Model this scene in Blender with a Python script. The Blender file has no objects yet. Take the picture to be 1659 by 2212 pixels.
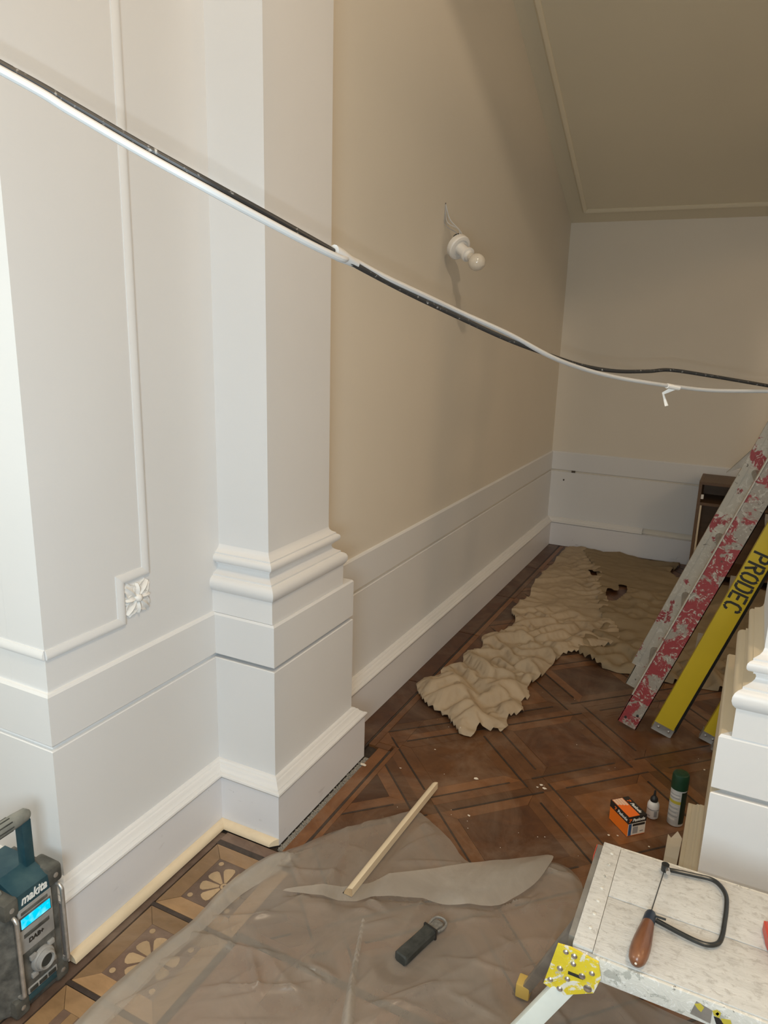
import bpy, bmesh, math, random
import numpy as np
from mathutils import Vector, Matrix
random.seed(7)
PI = math.pi
SC = bpy.context.scene
COL = SC.collection

# ------------------------------------------------------------------ camera
CAM_H = 1.5
FPX, YAW, PITCH, ROLL = 1590.8, 0.4568, 0.2469, 0.0283
cf = Vector((-math.sin(YAW)*math.cos(PITCH), math.cos(YAW)*math.cos(PITCH), -math.sin(PITCH)))
cr = Vector((math.cos(YAW), math.sin(YAW), 0)); cu = cr.cross(cf)
r2 = math.cos(ROLL)*cr + math.sin(ROLL)*cu
u2 = -math.sin(ROLL)*cr + math.cos(ROLL)*cu
cd = bpy.data.cameras.new('camera'); cam = bpy.data.objects.new('camera', cd); COL.objects.link(cam)
cd.sensor_fit = 'HORIZONTAL'; cd.sensor_width = 36.0; cd.lens = 36.0*FPX/1659.0
cd.clip_start = 0.02; cd.clip_end = 60
m = Matrix((r2, u2, -cf)).transposed().to_4x4(); m.translation = (0, 0, CAM_H)
cam.matrix_world = m
SC.camera = cam

# ------------------------------------------------------------------ world, lights, exposure
w = bpy.data.worlds.new('world'); SC.world = w; w.use_nodes = True
w.node_tree.nodes['Background'].inputs[0].default_value = (0.80, 0.75, 0.68, 1)
w.node_tree.nodes['Background'].inputs[1].default_value = 0.02

def light(name, kind, loc, energy, col, size=0.1, target=None, spread=None):
    l = bpy.data.lights.new(name, kind); l.energy = energy; l.color = col
    if kind == 'AREA':
        l.shape = 'RECTANGLE'; l.size = size[0]; l.size_y = size[1]
        if spread: l.spread = spread
    else:
        l.shadow_soft_size = size
    o = bpy.data.objects.new(name, l); COL.objects.link(o); o.location = loc
    if target is not None:
        o.rotation_euler = (Vector(target)-Vector(loc)).to_track_quat('-Z', 'Y').to_euler()
    return o
light('hall_pendant_lamp', 'POINT', (0.66, 0.04, 4.12), 138, (1.0, 0.79, 0.57), 0.07)
light('stair_lamp', 'POINT', (2.3, 2.45, 2.7), 33, (1.0, 0.68, 0.40), 0.16)
light('cool_fill_light', 'AREA', (-0.12, -0.42, 1.30), 21, (0.72, 0.90, 1.0), (0.5, 0.5), (-1.2, 1.3, 0.8))  # unseen cool fill, added behind the viewer to brighten the near walls
light('left_return_fill', 'POINT', (-1.95, -0.15, 1.6), 33, (0.97, 1.0, 0.90), 0.12)  # unseen fill, added to brighten only the left return wall
light('phone_flash', 'POINT', (0.004, 0.0, CAM_H-0.037), 16, (0.86, 0.95, 1.0), 0.004)
SC.view_settings.view_transform = 'Standard'
SC.view_settings.look = 'None'
SC.view_settings.exposure = 0.0
SC.view_settings.gamma = 1.0
SC.view_settings.use_curve_mapping = False

# ------------------------------------------------------------------ materials
def nt(name):
    mt = bpy.data.materials.new(name); mt.use_nodes = True
    t = mt.node_tree; b = t.nodes['Principled BSDF']
    return mt, t, b
def N(t, kind, **kw):
    n = t.nodes.new(kind)
    for k, v in kw.items():
        if k.startswith('i_'): n.inputs[k[2:].replace('_', ' ')].default_value = v
        else: setattr(n, k, v)
    return n
def coords(t, scale=(1, 1, 1), rot=(0, 0, 0)):
    tc = N(t, 'ShaderNodeTexCoord'); mp = N(t, 'ShaderNodeMapping')
    mp.inputs['Scale'].default_value = scale; mp.inputs['Rotation'].default_value = rot
    geo = N(t, 'ShaderNodeNewGeometry')
    t.links.new(geo.outputs['Position'], mp.inputs['Vector'])
    return mp.outputs['Vector']
def ramp(t, fac, stops, interp='LINEAR'):
    r = N(t, 'ShaderNodeValToRGB'); r.color_ramp.interpolation = interp
    el = r.color_ramp.elements
    while len(el) < len(stops): el.new(0.5)
    for e, (p, c) in zip(el, stops):
        e.position = p; e.color = (*c, 1) if len(c) == 3 else c
    t.links.new(fac, r.inputs[0]); return r.outputs[0]
def noise(t, vec, scale, detail=4, rough=0.55, dist=0.0):
    n = N(t, 'ShaderNodeTexNoise'); n.inputs['Scale'].default_value = scale
    n.inputs['Detail'].default_value = detail; n.inputs['Roughness'].default_value = rough
    n.inputs['Distortion'].default_value = dist
    t.links.new(vec, n.inputs['Vector']); return n.outputs['Fac']
def mixc(t, fac, a, b, mode='MIX'):
    mx = N(t, 'ShaderNodeMix', data_type='RGBA', blend_type=mode)
    for sock, v in ((mx.inputs[0], fac), (mx.inputs[6], a), (mx.inputs[7], b)):
        if isinstance(v, (int, float)): sock.default_value = v
        elif isinstance(v, tuple): sock.default_value = (*v, 1) if len(v) == 3 else v
        else: t.links.new(v, sock)
    return mx.outputs[2]
def bump(t, b, h, strength, dist=0.002):
    bp = N(t, 'ShaderNodeBump'); bp.inputs['Strength'].default_value = strength
    bp.inputs['Distance'].default_value = dist
    t.links.new(h, bp.inputs['Height']); t.links.new(bp.outputs[0], b.inputs['Normal'])
M = {}
def simple(name, col, rough=0.5, metal=0.0, var=0.0, vscale=30, bmp=0.0, bscale=200, spec=0.5, col2=None, stretch=(1, 1, 1)):
    mt, t, b = nt(name)
    b.inputs['Roughness'].default_value = rough; b.inputs['Metallic'].default_value = metal
    b.inputs['Specular IOR Level'].default_value = spec
    b.inputs['Base Color'].default_value = (*col, 1)
    if var or col2 or bmp:
        v = coords(t, stretch)
        if var or col2:
            c2 = col2 or tuple(max(0, c*(1-var)) for c in col)
            c = ramp(t, noise(t, v, vscale, 5), [(0.35, col), (0.68, c2)])
            t.links.new(c, b.inputs['Base Color'])
        if bmp: bump(t, b, noise(t, v, bscale, 3), bmp)
    M[name] = mt
    return mt

def paint(name, col, rough, scuff=0.0, bmp=0.12):
    mt, t, b = nt(name)
    b.inputs['Roughness'].default_value = rough
    v = coords(t)
    big = noise(t, v, 2.2, 3)
    c = ramp(t, big, [(0.3, col), (0.75, tuple(x*0.965 for x in col))])
    if scuff:
        sv = coords(t, (1.0, 1.0, 2.2), (0.35, 0.2, 0.3))
        s = noise(t, sv, 11, 5, 0.6, 0.6)
        mk = ramp(t, s, [(0.66, (0, 0, 0)), (0.76, (scuff,)*3)])
        c = mixc(t, mk, c, (col[0]*.55, col[1]*.53, col[2]*.52))
        sp = noise(t, coords(t), 75, 1)
        mk2 = ramp(t, sp, [(0.80, (0, 0, 0)), (0.84, (0.55,)*3)])
        c = mixc(t, mk2, c, (0.22, 0.2, 0.18))
    t.links.new(c, b.inputs['Base Color'])
    bump(t, b, noise(t, v, 60, 4), bmp, 0.002)
    M[name] = mt
paint('wall_paint', (0.725, 0.735, 0.745), 0.62)
paint('wall_paint_warm_lit', (0.74, 0.69, 0.60), 0.62)  # same white paint as the near walls, warm lamplight put into the colour
paint('gloss_white', (0.755, 0.76, 0.765), 0.40, 0.0)
paint('skirting_white', (0.765, 0.77, 0.80), 0.42, 0.55)
paint('ceiling_paint', (0.76, 0.69, 0.53), 0.7)
paint('bare_primer', (0.66, 0.57, 0.42), 0.5, 0.0)
simple('crevice', (0.10, 0.085, 0.07), 0.9)
simple('groove_shadow_gap', (0.42, 0.40, 0.37), 0.7)

def wood(name, c1, c2, rough=0.45, stretch=(3, 3, 3), scale=9, dust=0.0, dustc=(0.36, 0.28, 0.21), jitter=0.35):
    mt, t, b = nt(name)
    v = coords(t, stretch)
    n1 = noise(t, v, scale, 6, 0.62, 0.5)
    c = ramp(t, n1, [(0.25, c1), (0.72, c2)])
    oi = N(t, 'ShaderNodeObjectInfo')
    hs = N(t, 'ShaderNodeHueSaturation')
    mr = N(t, 'ShaderNodeMapRange'); mr.inputs['To Min'].default_value = 1-jitter; mr.inputs['To Max'].default_value = 1+jitter
    t.links.new(oi.outputs['Random'], mr.inputs['Value']); t.links.new(mr.outputs[0], hs.inputs['Value'])
    t.links.new(c, hs.inputs['Color']); c = hs.outputs[0]
    if dust:
        d = noise(t, coords(t), 3.2, 7, 0.68, 1.2)
        d2 = noise(t, coords(t, (1, 1, 1), (0, 0, .6)), 26, 5, 0.7, 2.5)
        mk = ramp(t, d, [(0.45, (0, 0, 0)), (0.78, (dust,)*3)])
        c = mixc(t, mk, c, dustc)
        mk2 = ramp(t, d2, [(0.64, (0, 0, 0)), (0.80, (dust*0.75,)*3)])
        c = mixc(t, mk2, c, dustc)
    t.links.new(c, b.inputs['Base Color'])
    b.inputs['Roughness'].default_value = rough
    bump(t, b, n1, 0.15, 0.002)
    M[name] = mt
wood('parquet_wood', (0.105, 0.041, 0.014), (0.185, 0.077, 0.026), 0.42, (2, 2, 2), 7, 0.42)
wood('parquet_dark', (0.044, 0.017, 0.008), (0.098, 0.039, 0.015), 0.42, (2, 2, 2), 8, 0.35)
wood('parquet_band', (0.092, 0.037, 0.014), (0.155, 0.066, 0.025), 0.42, (2.5, 2.5, 2.5), 9, 0.40)
wood('inlay_black', (0.020, 0.013, 0.010), (0.045, 0.030, 0.022), 0.5, (3, 3, 3), 20, 0.18)
wood('border_light', (0.235, 0.140, 0.064), (0.33, 0.20, 0.098), 0.45, (2, 5, 2), 7, 0.5)
wood('border_dark', (0.085, 0.052, 0.036), (0.15, 0.095, 0.067), 0.5, (3, 3, 3), 8, 0.55)
wood('border_cream', (0.38, 0.265, 0.15), (0.47, 0.335, 0.195), 0.5, (3, 3, 3), 10, 0.2, jitter=.12)
wood('pine', (0.69, 0.565, 0.39), (0.77, 0.65, 0.47), 0.55, (2.5, 1.2, 6), 6, 0.0, jitter=.05)
wood('handle_wood', (0.115, 0.042, 0.020), (0.26, 0.115, 0.058), 0.30, (9, 2, 9), 5, 0.0, jitter=.05)
wood('cabinet_wood', (0.10, 0.056, 0.028), (0.155, 0.09, 0.047), 0.5, (1, 1, 5), 5, 0.0, jitter=.1)
simple('subfloor', (0.05, 0.035, 0.024), 0.9, var=0.5, vscale=40, bmp=0.5)
simple('grey_grit', (0.36, 0.335, 0.29), 0.95, var=0.5, vscale=400)
simple('white_flake', (0.75, 0.68, 0.58), 0.8)

def spatter(name, base, red, white, dirt, rscale=9, rthr=0.5, wscale=26, rough=0.6):
    mt, t, b = nt(name)
    v = coords(t)
    n1 = noise(t, v, rscale, 6, 0.62, 0.4)
    c = mixc(t, ramp(t, n1, [(rthr, (0, 0, 0)), (rthr+0.03, (1, 1, 1))]), base, red)
    n2 = noise(t, v, wscale, 6, 0.7, 2.2)
    c = mixc(t, ramp(t, n2, [(0.555, (0, 0, 0)), (0.585, (1, 1, 1))]), c, white)
    n3 = noise(t, v, wscale*1.9, 5, 0.7, 0.5)
    c = mixc(t, ramp(t, n3, [(0.64, (0, 0, 0)), (0.67, (0.9,)*3)]), c, dirt)
    t.links.new(c, b.inputs['Base Color']); b.inputs['Roughness'].default_value = rough
    bump(t, b, n2, 0.5, 0.003)
    M[name] = mt
spatter('red_spatter', (0.30, 0.265, 0.22), (0.28, 0.038, 0.042), (0.46, 0.42, 0.36), (0.075, 0.055, 0.042), 10, 0.465, 30)
spatter('grey_spatter', (0.46, 0.42, 0.35), (0.30, 0.045, 0.05), (0.55, 0.51, 0.44), (0.09, 0.07, 0.05), 12, 0.575, 24)
def deck_mat():
    mt, t, b = nt('platform_white')
    n1 = noise(t, coords(t, (1.2, 6, 6)), 9, 6, 0.65, 0.4)
    c = ramp(t, n1, [(0.30, (0.51, 0.505, 0.48)), (0.62, (0.59, 0.585, 0.56))])
    n2 = noise(t, coords(t, (2.2, 3.5, 3)), 26, 6, 0.72, 0.5)
    c = mixc(t, ramp(t, n2, [(0.51, (0, 0, 0)), (0.64, (0.8,)*3)]), c, (0.385, 0.37, 0.345))
    n3 = noise(t, coords(t), 60, 5, 0.7)
    c = mixc(t, ramp(t, n3, [(0.66, (0, 0, 0)), (0.70, (0.5,)*3)]), c, (0.30, 0.285, 0.26))
    t.links.new(c, b.inputs['Base Color']); b.inputs['Roughness'].default_value = 0.5
    bump(t, b, noise(t, coords(t, (1, 5, 5)), 60, 5, 0.7), 0.35, 0.003)
    M['platform_white'] = mt
deck_mat()
spatter('platform_lip', (0.64, 0.63, 0.58), (0.42, 0.42, 0.38), (0.75, 0.745, 0.71), (0.20, 0.19, 0.165), 22, 0.55, 34, 0.5)
spatter('bracket_yellow', (0.70, 0.56, 0.035), (0.66, 0.52, 0.03), (0.70, 0.68, 0.58), (0.50, 0.47, 0.40), 9, 0.5, 16, 0.45)
def scratchy(name, base, mark, rough=0.45):
    mt, t, b = nt(name)
    n1 = noise(t, coords(t, (6, 6, 1.2)), 16, 5, 0.7, 0.3)
    c = mixc(t, ramp(t, n1, [(0.70, (0, 0, 0)), (0.73, (0.9,)*3)]), base, mark)
    n2 = noise(t, coords(t), 5, 3)
    c = mixc(t, ramp(t, n2, [(0.4, (0, 0, 0)), (0.8, (0.25,)*3)]), c, tuple(x*0.5 for x in base))
    t.links.new(c, b.inputs['Base Color']); b.inputs['Roughness'].default_value = rough
    M[name] = mt
scratchy('ladder_yellow', (0.58, 0.42, 0.022), (0.13, 0.10, 0.03))
simple('leg_white', (0.66, 0.70, 0.66), 0.4, var=0.12, vscale=12)
simple('alloy', (0.42, 0.40, 0.37), 0.45, 0.6, var=0.3, vscale=20)
simple('steel', (0.62, 0.60, 0.58), 0.28, 0.95)
simple('chrome_dusty', (0.58, 0.57, 0.55), 0.35, 0.75, var=0.25, vscale=60)
simple('dark_metal', (0.045, 0.048, 0.048), 0.32, 0.5, var=0.3, vscale=80)
simple('black_plastic', (0.018, 0.018, 0.018), 0.45)
simple('black_cable', (0.022, 0.022, 0.022), 0.45, col2=(0.35, 0.34, 0.32), vscale=150)
M['black_cable'].node_tree.nodes['Color Ramp'].color_ramp.elements[0].position = 0.62
M['black_cable'].node_tree.nodes['Color Ramp'].color_ramp.elements[1].position = 0.72
simple('white_cable', (0.50, 0.49, 0.475), 0.5)
simple('white_plastic', (0.80, 0.78, 0.74), 0.35)
simple('stencil_black', (0.02, 0.018, 0.015), 0.6)
simple('rubber_charcoal', (0.022, 0.025, 0.023), 0.6, col2=(0.055, 0.057, 0.052), vscale=45)
simple('dusty_rubber', (0.050, 0.050, 0.044), 0.7, col2=(0.125, 0.122, 0.105), vscale=28)
simple('radio_dark', (0.045, 0.048, 0.045), 0.55, col2=(0.15, 0.148, 0.135), vscale=32)
simple('radio_grey', (0.27, 0.27, 0.265), 0.5, col2=(0.36, 0.355, 0.34), vscale=30)
simple('radio_teal', (0.007, 0.045, 0.066), 0.42, col2=(0.038, 0.085, 0.098), vscale=18)
simple('dusty_top', (0.27, 0.27, 0.24), 0.75, col2=(0.16, 0.17, 0.155), vscale=25)
simple('lettering_pale', (0.75, 0.77, 0.76), 0.5)
simple('orange_card', (0.78, 0.17, 0.012), 0.5)
simple('black_card', (0.02, 0.018, 0.017), 0.45)
simple('white_card', (0.70, 0.67, 0.62), 0.5)
simple('blue_card', (0.02, 0.08, 0.22), 0.5)
simple('navy_enamel', (0.012, 0.022, 0.042), 0.35)
simple('grey_print', (0.30, 0.30, 0.31), 0.5)
simple('orange_print', (0.80, 0.16, 0.02), 0.5)
simple('pale_peach', (0.75, 0.56, 0.42), 0.5)
simple('can_silver', (0.55, 0.56, 0.55), 0.35, 0.15)
simple('can_green_black', (0.012, 0.028, 0.018), 0.35)
simple('cap_green', (0.008, 0.045, 0.022), 0.35)
simple('label_yellow', (0.50, 0.42, 0.05), 0.5)
simple('glue_white', (0.74, 0.72, 0.70), 0.35)
simple('red_plastic', (0.50, 0.07, 0.045), 0.4)
simple('amber_rubber', (0.55, 0.38, 0.10), 0.5)
simple('clear_grey', (0.30, 0.29, 0.27), 0.2, 0.3, var=0.4, vscale=90)
simple('masking_paper', (0.62, 0.56, 0.46), 0.7)
simple('plaster_ornament', (0.76, 0.755, 0.735), 0.6)

def cloth_mat(name, c1, c2):
    mt, t, b = nt(name)
    v = coords(t)
    c = ramp(t, noise(t, v, 4, 6, 0.65, 0.6), [(0.3, c1), (0.7, c2)])
    sp = noise(t, v, 70, 2)
    c = mixc(t, ramp(t, sp, [(0.76, (0, 0, 0)), (0.80, (0.7,)*3)]), c, (0.62, 0.56, 0.47))
    t.links.new(c, b.inputs['Base Color']); b.inputs['Roughness'].default_value = 0.92
    b.inputs['Specular IOR Level'].default_value = 0.1
    wv = noise(t, v, 480, 2)
    bump(t, b, wv, 0.2, 0.001)
    M[name] = mt
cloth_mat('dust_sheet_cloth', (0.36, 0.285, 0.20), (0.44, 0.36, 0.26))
cloth_mat('dust_sheet_cloth_shaded', (0.25, 0.193, 0.122), (0.30, 0.237, 0.157))  # darker copy of the cloth, shade at the back put into its colour

def film(name, opac, col):
    mt, t, b = nt(name)
    b.inputs['Base Color'].default_value = (*col, 1)
    b.inputs['Roughness'].default_value = 0.26
    b.inputs['Specular IOR Level'].default_value = 0.75
    n = noise(t, coords(t), 4.5, 6, 0.62, 1.2)
    lo = ramp(t, n, [(0.28, (opac*0.80,)*3), (0.74, (min(1, opac*1.25),)*3)])
    # film seen edge-on on a crease looks milkier than film seen square-on
    lw = N(t, 'ShaderNodeLayerWeight'); lw.inputs[0].default_value = 0.35
    sc = N(t, 'ShaderNodeMath', operation='MULTIPLY_ADD', use_clamp=True); sc.inputs[1].default_value = 0.22
    t.links.new(lw.outputs['Facing'], sc.inputs[0]); t.links.new(lo, sc.inputs[2])
    tr = N(t, 'ShaderNodeBsdfTransparent')
    tl = N(t, 'ShaderNodeBsdfTranslucent'); tl.inputs[0].default_value = (*col, 1)
    ms0 = N(t, 'ShaderNodeMixShader'); ms0.inputs[0].default_value = 0.25
    t.links.new(b.outputs[0], ms0.inputs[1]); t.links.new(tl.outputs[0], ms0.inputs[2])
    ms = N(t, 'ShaderNodeMixShader')
    t.links.new(sc.outputs[0], ms.inputs[0]); t.links.new(tr.outputs[0], ms.inputs[1]); t.links.new(ms0.outputs[0], ms.inputs[2])
    t.links.new(ms.outputs[0], t.nodes['Material Output'].inputs['Surface'])
    M[name] = mt
film('polythene', 0.43, (0.51, 0.45, 0.38))
film('polythene_fold', 0.50, (0.58, 0.53, 0.465))

mt, t, b = nt('radio_display')
em = N(t, 'ShaderNodeEmission')
dc = ramp(t, noise(t, coords(t, (1, 1, 1)), 40, 2), [(0.50, (0.0, 0.62, 0.95)), (0.75, (0.25, 0.85, 1.0))])
t.links.new(dc, em.inputs[0]); em.inputs[1].default_value = 1.15
t.links.new(em.outputs[0], t.nodes['Material Output'].inputs['Surface']); M['radio_display'] = mt
mt, t, b = nt('bulb_glass')
b.inputs['Base Color'].default_value = (0.82, 0.76, 0.66, 1); b.inputs['Roughness'].default_value = 0.12
b.inputs['Transmission Weight'].default_value = 0.25; M['bulb_glass'] = mt

# ------------------------------------------------------------------ mesh helpers
ORG = {}
class MB:
    def __init__(s): s.v = []; s.f = []
    def add(s, vs, fs, Mx=None):
        o = len(s.v)
        for p in vs:
            p = Vector(p)
            s.v.append(tuple(Mx @ p) if Mx is not None else tuple(p))
        s.f += [tuple(i+o for i in f) for f in fs]
        return s
    def box(s, lo, hi, Mx=None, bev=0.0):
        x0, y0, z0 = lo; x1, y1, z1 = hi
        if bev <= 0:
            return s.add([(x0,y0,z0),(x1,y0,z0),(x1,y1,z0),(x0,y1,z0),(x0,y0,z1),(x1,y0,z1),(x1,y1,z1),(x0,y1,z1)],
                  [(0,3,2,1),(4,5,6,7),(0,1,5,4),(1,2,6,5),(2,3,7,6),(3,0,4,7)], Mx)
        bm = bmesh.new(); bmesh.ops.create_cube(bm, size=1)
        for q in bm.verts:
            q.co = Vector(((x0+x1)/2+q.co.x*(x1-x0), (y0+y1)/2+q.co.y*(y1-y0), (z0+z1)/2+q.co.z*(z1-z0)))
        bmesh.ops.bevel(bm, geom=bm.edges[:]+bm.verts[:], offset=bev, segments=2, profile=0.6, affect='EDGES')
        bm.verts.index_update()
        s.add([q.co.copy() for q in bm.verts], [tuple(q.index for q in f.verts) for f in bm.faces], Mx); bm.free(); return s
    def prism(s, poly, z0, z1, Mx=None, inset=0.0):
        n = len(poly)
        if inset:
            cx = sum(p[0] for p in poly)/n; cy = sum(p[1] for p in poly)/n
            top = []
            for p in poly:
                d = math.hypot(p[0]-cx, p[1]-cy) or 1
                k = max(0.2, 1-inset*1.4/d); top.append((cx+(p[0]-cx)*k, cy+(p[1]-cy)*k))
            zi = z1-inset*0.7
            vs = [(p[0],p[1],z0) for p in poly]+[(p[0],p[1],zi) for p in poly]+[(p[0],p[1],z1) for p in top]
            fs = [tuple(range(n-1,-1,-1)), tuple(range(2*n,3*n))]
            for k in range(2):
                fs += [(k*n+i, k*n+(i+1)%n, (k+1)*n+(i+1)%n, (k+1)*n+i) for i in range(n)]
            return s.add(vs, fs, Mx)
        vs = [(p[0],p[1],z0) for p in poly]+[(p[0],p[1],z1) for p in poly]
        fs = [tuple(range(n-1,-1,-1)), tuple(range(n,2*n))]+[(i,(i+1)%n,n+(i+1)%n,n+i) for i in range(n)]
        return s.add(vs, fs, Mx)
    def lathe(s, prof, n=24, Mx=None):
        vs = []; fs = []
        for r, z in prof:
            for k in range(n):
                a = 2*PI*k/n; vs.append((r*math.cos(a), r*math.sin(a), z))
        for i in range(len(prof)-1):
            for k in range(n):
                fs.append((i*n+k, i*n+(k+1)%n, (i+1)*n+(k+1)%n, (i+1)*n+k))
        fs.append(tuple(range(n-1,-1,-1))); fs.append(tuple((len(prof)-1)*n+k for k in range(n)))
        return s.add(vs, fs, Mx)
    def tube(s, pts, r, n=10, Mx=None, closed=False):
        pts = [Vector(p) for p in pts]; m = len(pts)
        rs = r if isinstance(r, (list, tuple)) else [r]*m
        vs = []; fs = []; up = None
        for i, p in enumerate(pts):
            tg = (pts[min(i+1,m-1)]-pts[max(i-1,0)]).normalized()
            if up is None:
                up = Vector((0,0,1)) if abs(tg.z) < 0.9 else Vector((1,0,0))
            a = tg.cross(up).normalized(); up = a.cross(tg).normalized()
            for k in range(n):
                th = 2*PI*k/n; vs.append(p+rs[i]*(math.cos(th)*a+math.sin(th)*up))
        for i in range(m-1):
            for k in range(n):
                fs.append((i*n+k, i*n+(k+1)%n, (i+1)*n+(k+1)%n, (i+1)*n+k))
        fs.append(tuple(range(n-1,-1,-1))); fs.append(tuple((m-1)*n+k for k in range(n)))
        return s.add(vs, fs, Mx)
    def loft(s, rings, Mx=None):
        n = len(rings[0]); vs = [p for r in rings for p in r]; fs = []
        for i in range(len(rings)-1):
            for k in range(n):
                fs.append((i*n+k, i*n+(k+1)%n, (i+1)*n+(k+1)%n, (i+1)*n+k))
        fs.append(tuple(range(n-1,-1,-1))); fs.append(tuple((len(rings)-1)*n+k for k in range(n)))
        return s.add(vs, fs, Mx)
    def build(s, name, mat, parent=None, smooth=35, **kw):
        org = ORG.get(parent.name, Vector((0,0,0))) if parent else Vector(kw.pop('org', (0,0,0)))
        me = bpy.data.meshes.new(name)
        me.from_pydata([(p[0]-org[0], p[1]-org[1], p[2]-org[2]) for p in s.v], [], s.f)
        me.validate(); me.update()
        bm = bmesh.new(); bm.from_mesh(me); bmesh.ops.recalc_face_normals(bm, faces=bm.faces[:]); bm.to_mesh(me); bm.free()
        me.materials.append(M[mat] if isinstance(mat, str) else mat)
        if smooth:
            me.polygons.foreach_set('use_smooth', [True]*len(me.polygons))
            me.set_sharp_from_angle(angle=math.radians(smooth))
        o = bpy.data.objects.new(name, me); COL.objects.link(o)
        if parent: o.parent = parent
        else: o.location = org
        ORG[o.name] = Vector(org)
        return tagit(o, **kw)
def tagit(o, label=None, category=None, group=None, kind=None):
    for k, v in (('label', label), ('category', category), ('group', group), ('kind', kind)):
        if v: o[k] = v
    return o
def thing(name, loc, label, category=None, group=None, kind=None):
    o = bpy.data.objects.new(name, None); COL.objects.link(o); o.location = loc
    o.empty_display_size = 0.05
    ORG[o.name] = Vector(loc)
    return tagit(o, label, category, group, kind)
def bez(pts, n=8):
    """Catmull-Rom resample"""
    P = [Vector(p) for p in pts]; P = [2*P[0]-P[1]]+P+[2*P[-1]-P[-2]]; out = []
    for i in range(1, len(P)-2):
        for k in range(n):
            u = k/n; a, b2, c, d = P[i-1], P[i], P[i+1], P[i+2]
            out.append(0.5*((2*b2)+(c-a)*u+(2*a-5*b2+4*c-d)*u*u+(3*b2-a-3*c+d)*u**3))
    out.append(P[-2]); return out
def frame(o, x, y, z=None):
    x = Vector(x).normalized(); y = Vector(y); y = (y-x*y.dot(x)).normalized(); z = x.cross(y)
    mx = Matrix((x, y, z)).transposed().to_4x4(); mx.translation = o; return mx
def axis_frame(o, z):
    z = Vector(z).normalized(); h = Vector((0,0,1)) if abs(z.z) < 0.95 else Vector((1,0,0))
    x = h.cross(z).normalized(); y = z.cross(x)
    mx = Matrix((x, y, z)).transposed().to_4x4(); mx.translation = o; return mx
def textmesh(mb, body, size, Mx, extrude=0.0004, shear=0.0, offset=0.0, sx=1.0, align='CENTER', space=1.0):
    cu_ = bpy.data.curves.new('t', 'FONT'); cu_.body = body; cu_.size = size; cu_.extrude = extrude
    cu_.shear = shear; cu_.offset = offset; cu_.align_x = align; cu_.align_y = 'CENTER'; cu_.resolution_u = 3
    cu_.space_character = space
    o = bpy.data.objects.new('t', cu_); COL.objects.link(o)
    bpy.context.view_layer.update()
    dg = bpy.context.evaluated_depsgraph_get()
    me = bpy.data.meshes.new_from_object(o.evaluated_get(dg))
    mb.add([(v.co.x*sx, v.co.y, v.co.z) for v in me.vertices], [tuple(p.vertices) for p in me.polygons], Mx)
    bpy.data.objects.remove(o); bpy.data.curves.remove(cu_); bpy.data.meshes.remove(me)

# ------------------------------------------------------------------ room shell
XP, XD, XF = -1.325, -1.116, -1.223
YC, YD0, YD1, YB = 1.0133, 1.5916, 2.055, 5.187
XR = 0.75          # right wall of the under-stair space
ZC = 4.9
ZG0, ZG1, ZT = 0.534, 0.546, 0.675
def offset_pt(path, i, d, closed=False):
    n = len(path)
    def nrm(a, b):
        dx, dy = b[0]-a[0], b[1]-a[1]; L = math.hypot(dx, dy); return (dy/L, -dx/L)
    prev = path[(i-1) % n] if (i > 0 or closed) else None
    nxt = path[(i+1) % n] if (i < n-1 or closed) else None
    p = path[i]
    if prev is None: nx, ny = nrm(p, nxt); return (p[0]+nx*d, p[1]+ny*d)
    if nxt is None: nx, ny = nrm(prev, p); return (p[0]+nx*d, p[1]+ny*d)
    a = nrm(prev, p); b2 = nrm(p, nxt); k = d/(1+a[0]*b2[0]+a[1]*b2[1])
    return (p[0]+(a[0]+b2[0])*k, p[1]+(a[1]+b2[1])*k)
def sweep_seg(path, i, prof, closed=False):
    n = len(path); j = (i+1) % n
    mb = MB(); m_ = len(prof)
    va = [(*offset_pt(path, i, d, closed), z) for d, z in prof]
    vb = [(*offset_pt(path, j, d, closed), z) for d, z in prof]
    fs = [(k, (k+1) % m_, m_+(k+1) % m_, m_+k) for k in range(m_)]
    fs += [tuple(range(m_-1, -1, -1)), tuple(range(m_, 2*m_))]
    return mb.add(va+vb, fs)
BACK = -0.012
PR_SKIRT = [(BACK, 0.0), (0.036, 0.0), (0.036, 0.163), (BACK, 0.163)]
PR_MOULD = [(BACK, 0.162), (0.036, 0.162), (0.0405, 0.165), (0.0425, 0.170), (0.041, 0.1745), (0.0355, 0.1775), (0.031, 0.1775),
            (0.030, 0.180), (0.0255, 0.1825), (0.021, 0.187), (0.0185, 0.1925), (0.0145, 0.195), (0.0125, 0.195), (0.0105, 0.199),
            (0.0065, 0.2015), (0.0, 0.2015), (BACK, 0.2015)]
PR_LOWER = [(BACK, 0.20), (0.0, 0.20), (0.0, ZG0-0.002), (-0.002, ZG0), (BACK, ZG0)]
PR_BAND = [(BACK, ZG1), (-0.0015, ZG1), (0.0, ZG1+0.002), (0.0, ZT-0.006), (-0.004, ZT), (BACK, ZT+0.002)]
def dado(parent, path, i, mats=('skirting_white', 'gloss_white', 'wall_paint', 'wall_paint'), closed=False):
    sweep_seg(path, i, PR_SKIRT, closed).build('skirting_board', mats[0], parent)
    sweep_seg(path, i, PR_MOULD, closed).build('skirting_moulding', mats[1], parent)
    sweep_seg(path, i, PR_LOWER, closed).build('dado_panel', mats[2], parent, smooth=0)
    sweep_seg(path, i, PR_BAND, closed).build('dado_band', mats[3], parent, smooth=0)
PATH = [(-3.2, YC), (XP, YC), (XP, YD0), (XD, YD0), (XD, YD1), (XF, YD1), (XF, YB), (3.39, YB)]
UP = 0.010         # upper wall face sits this far behind the dado

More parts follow.
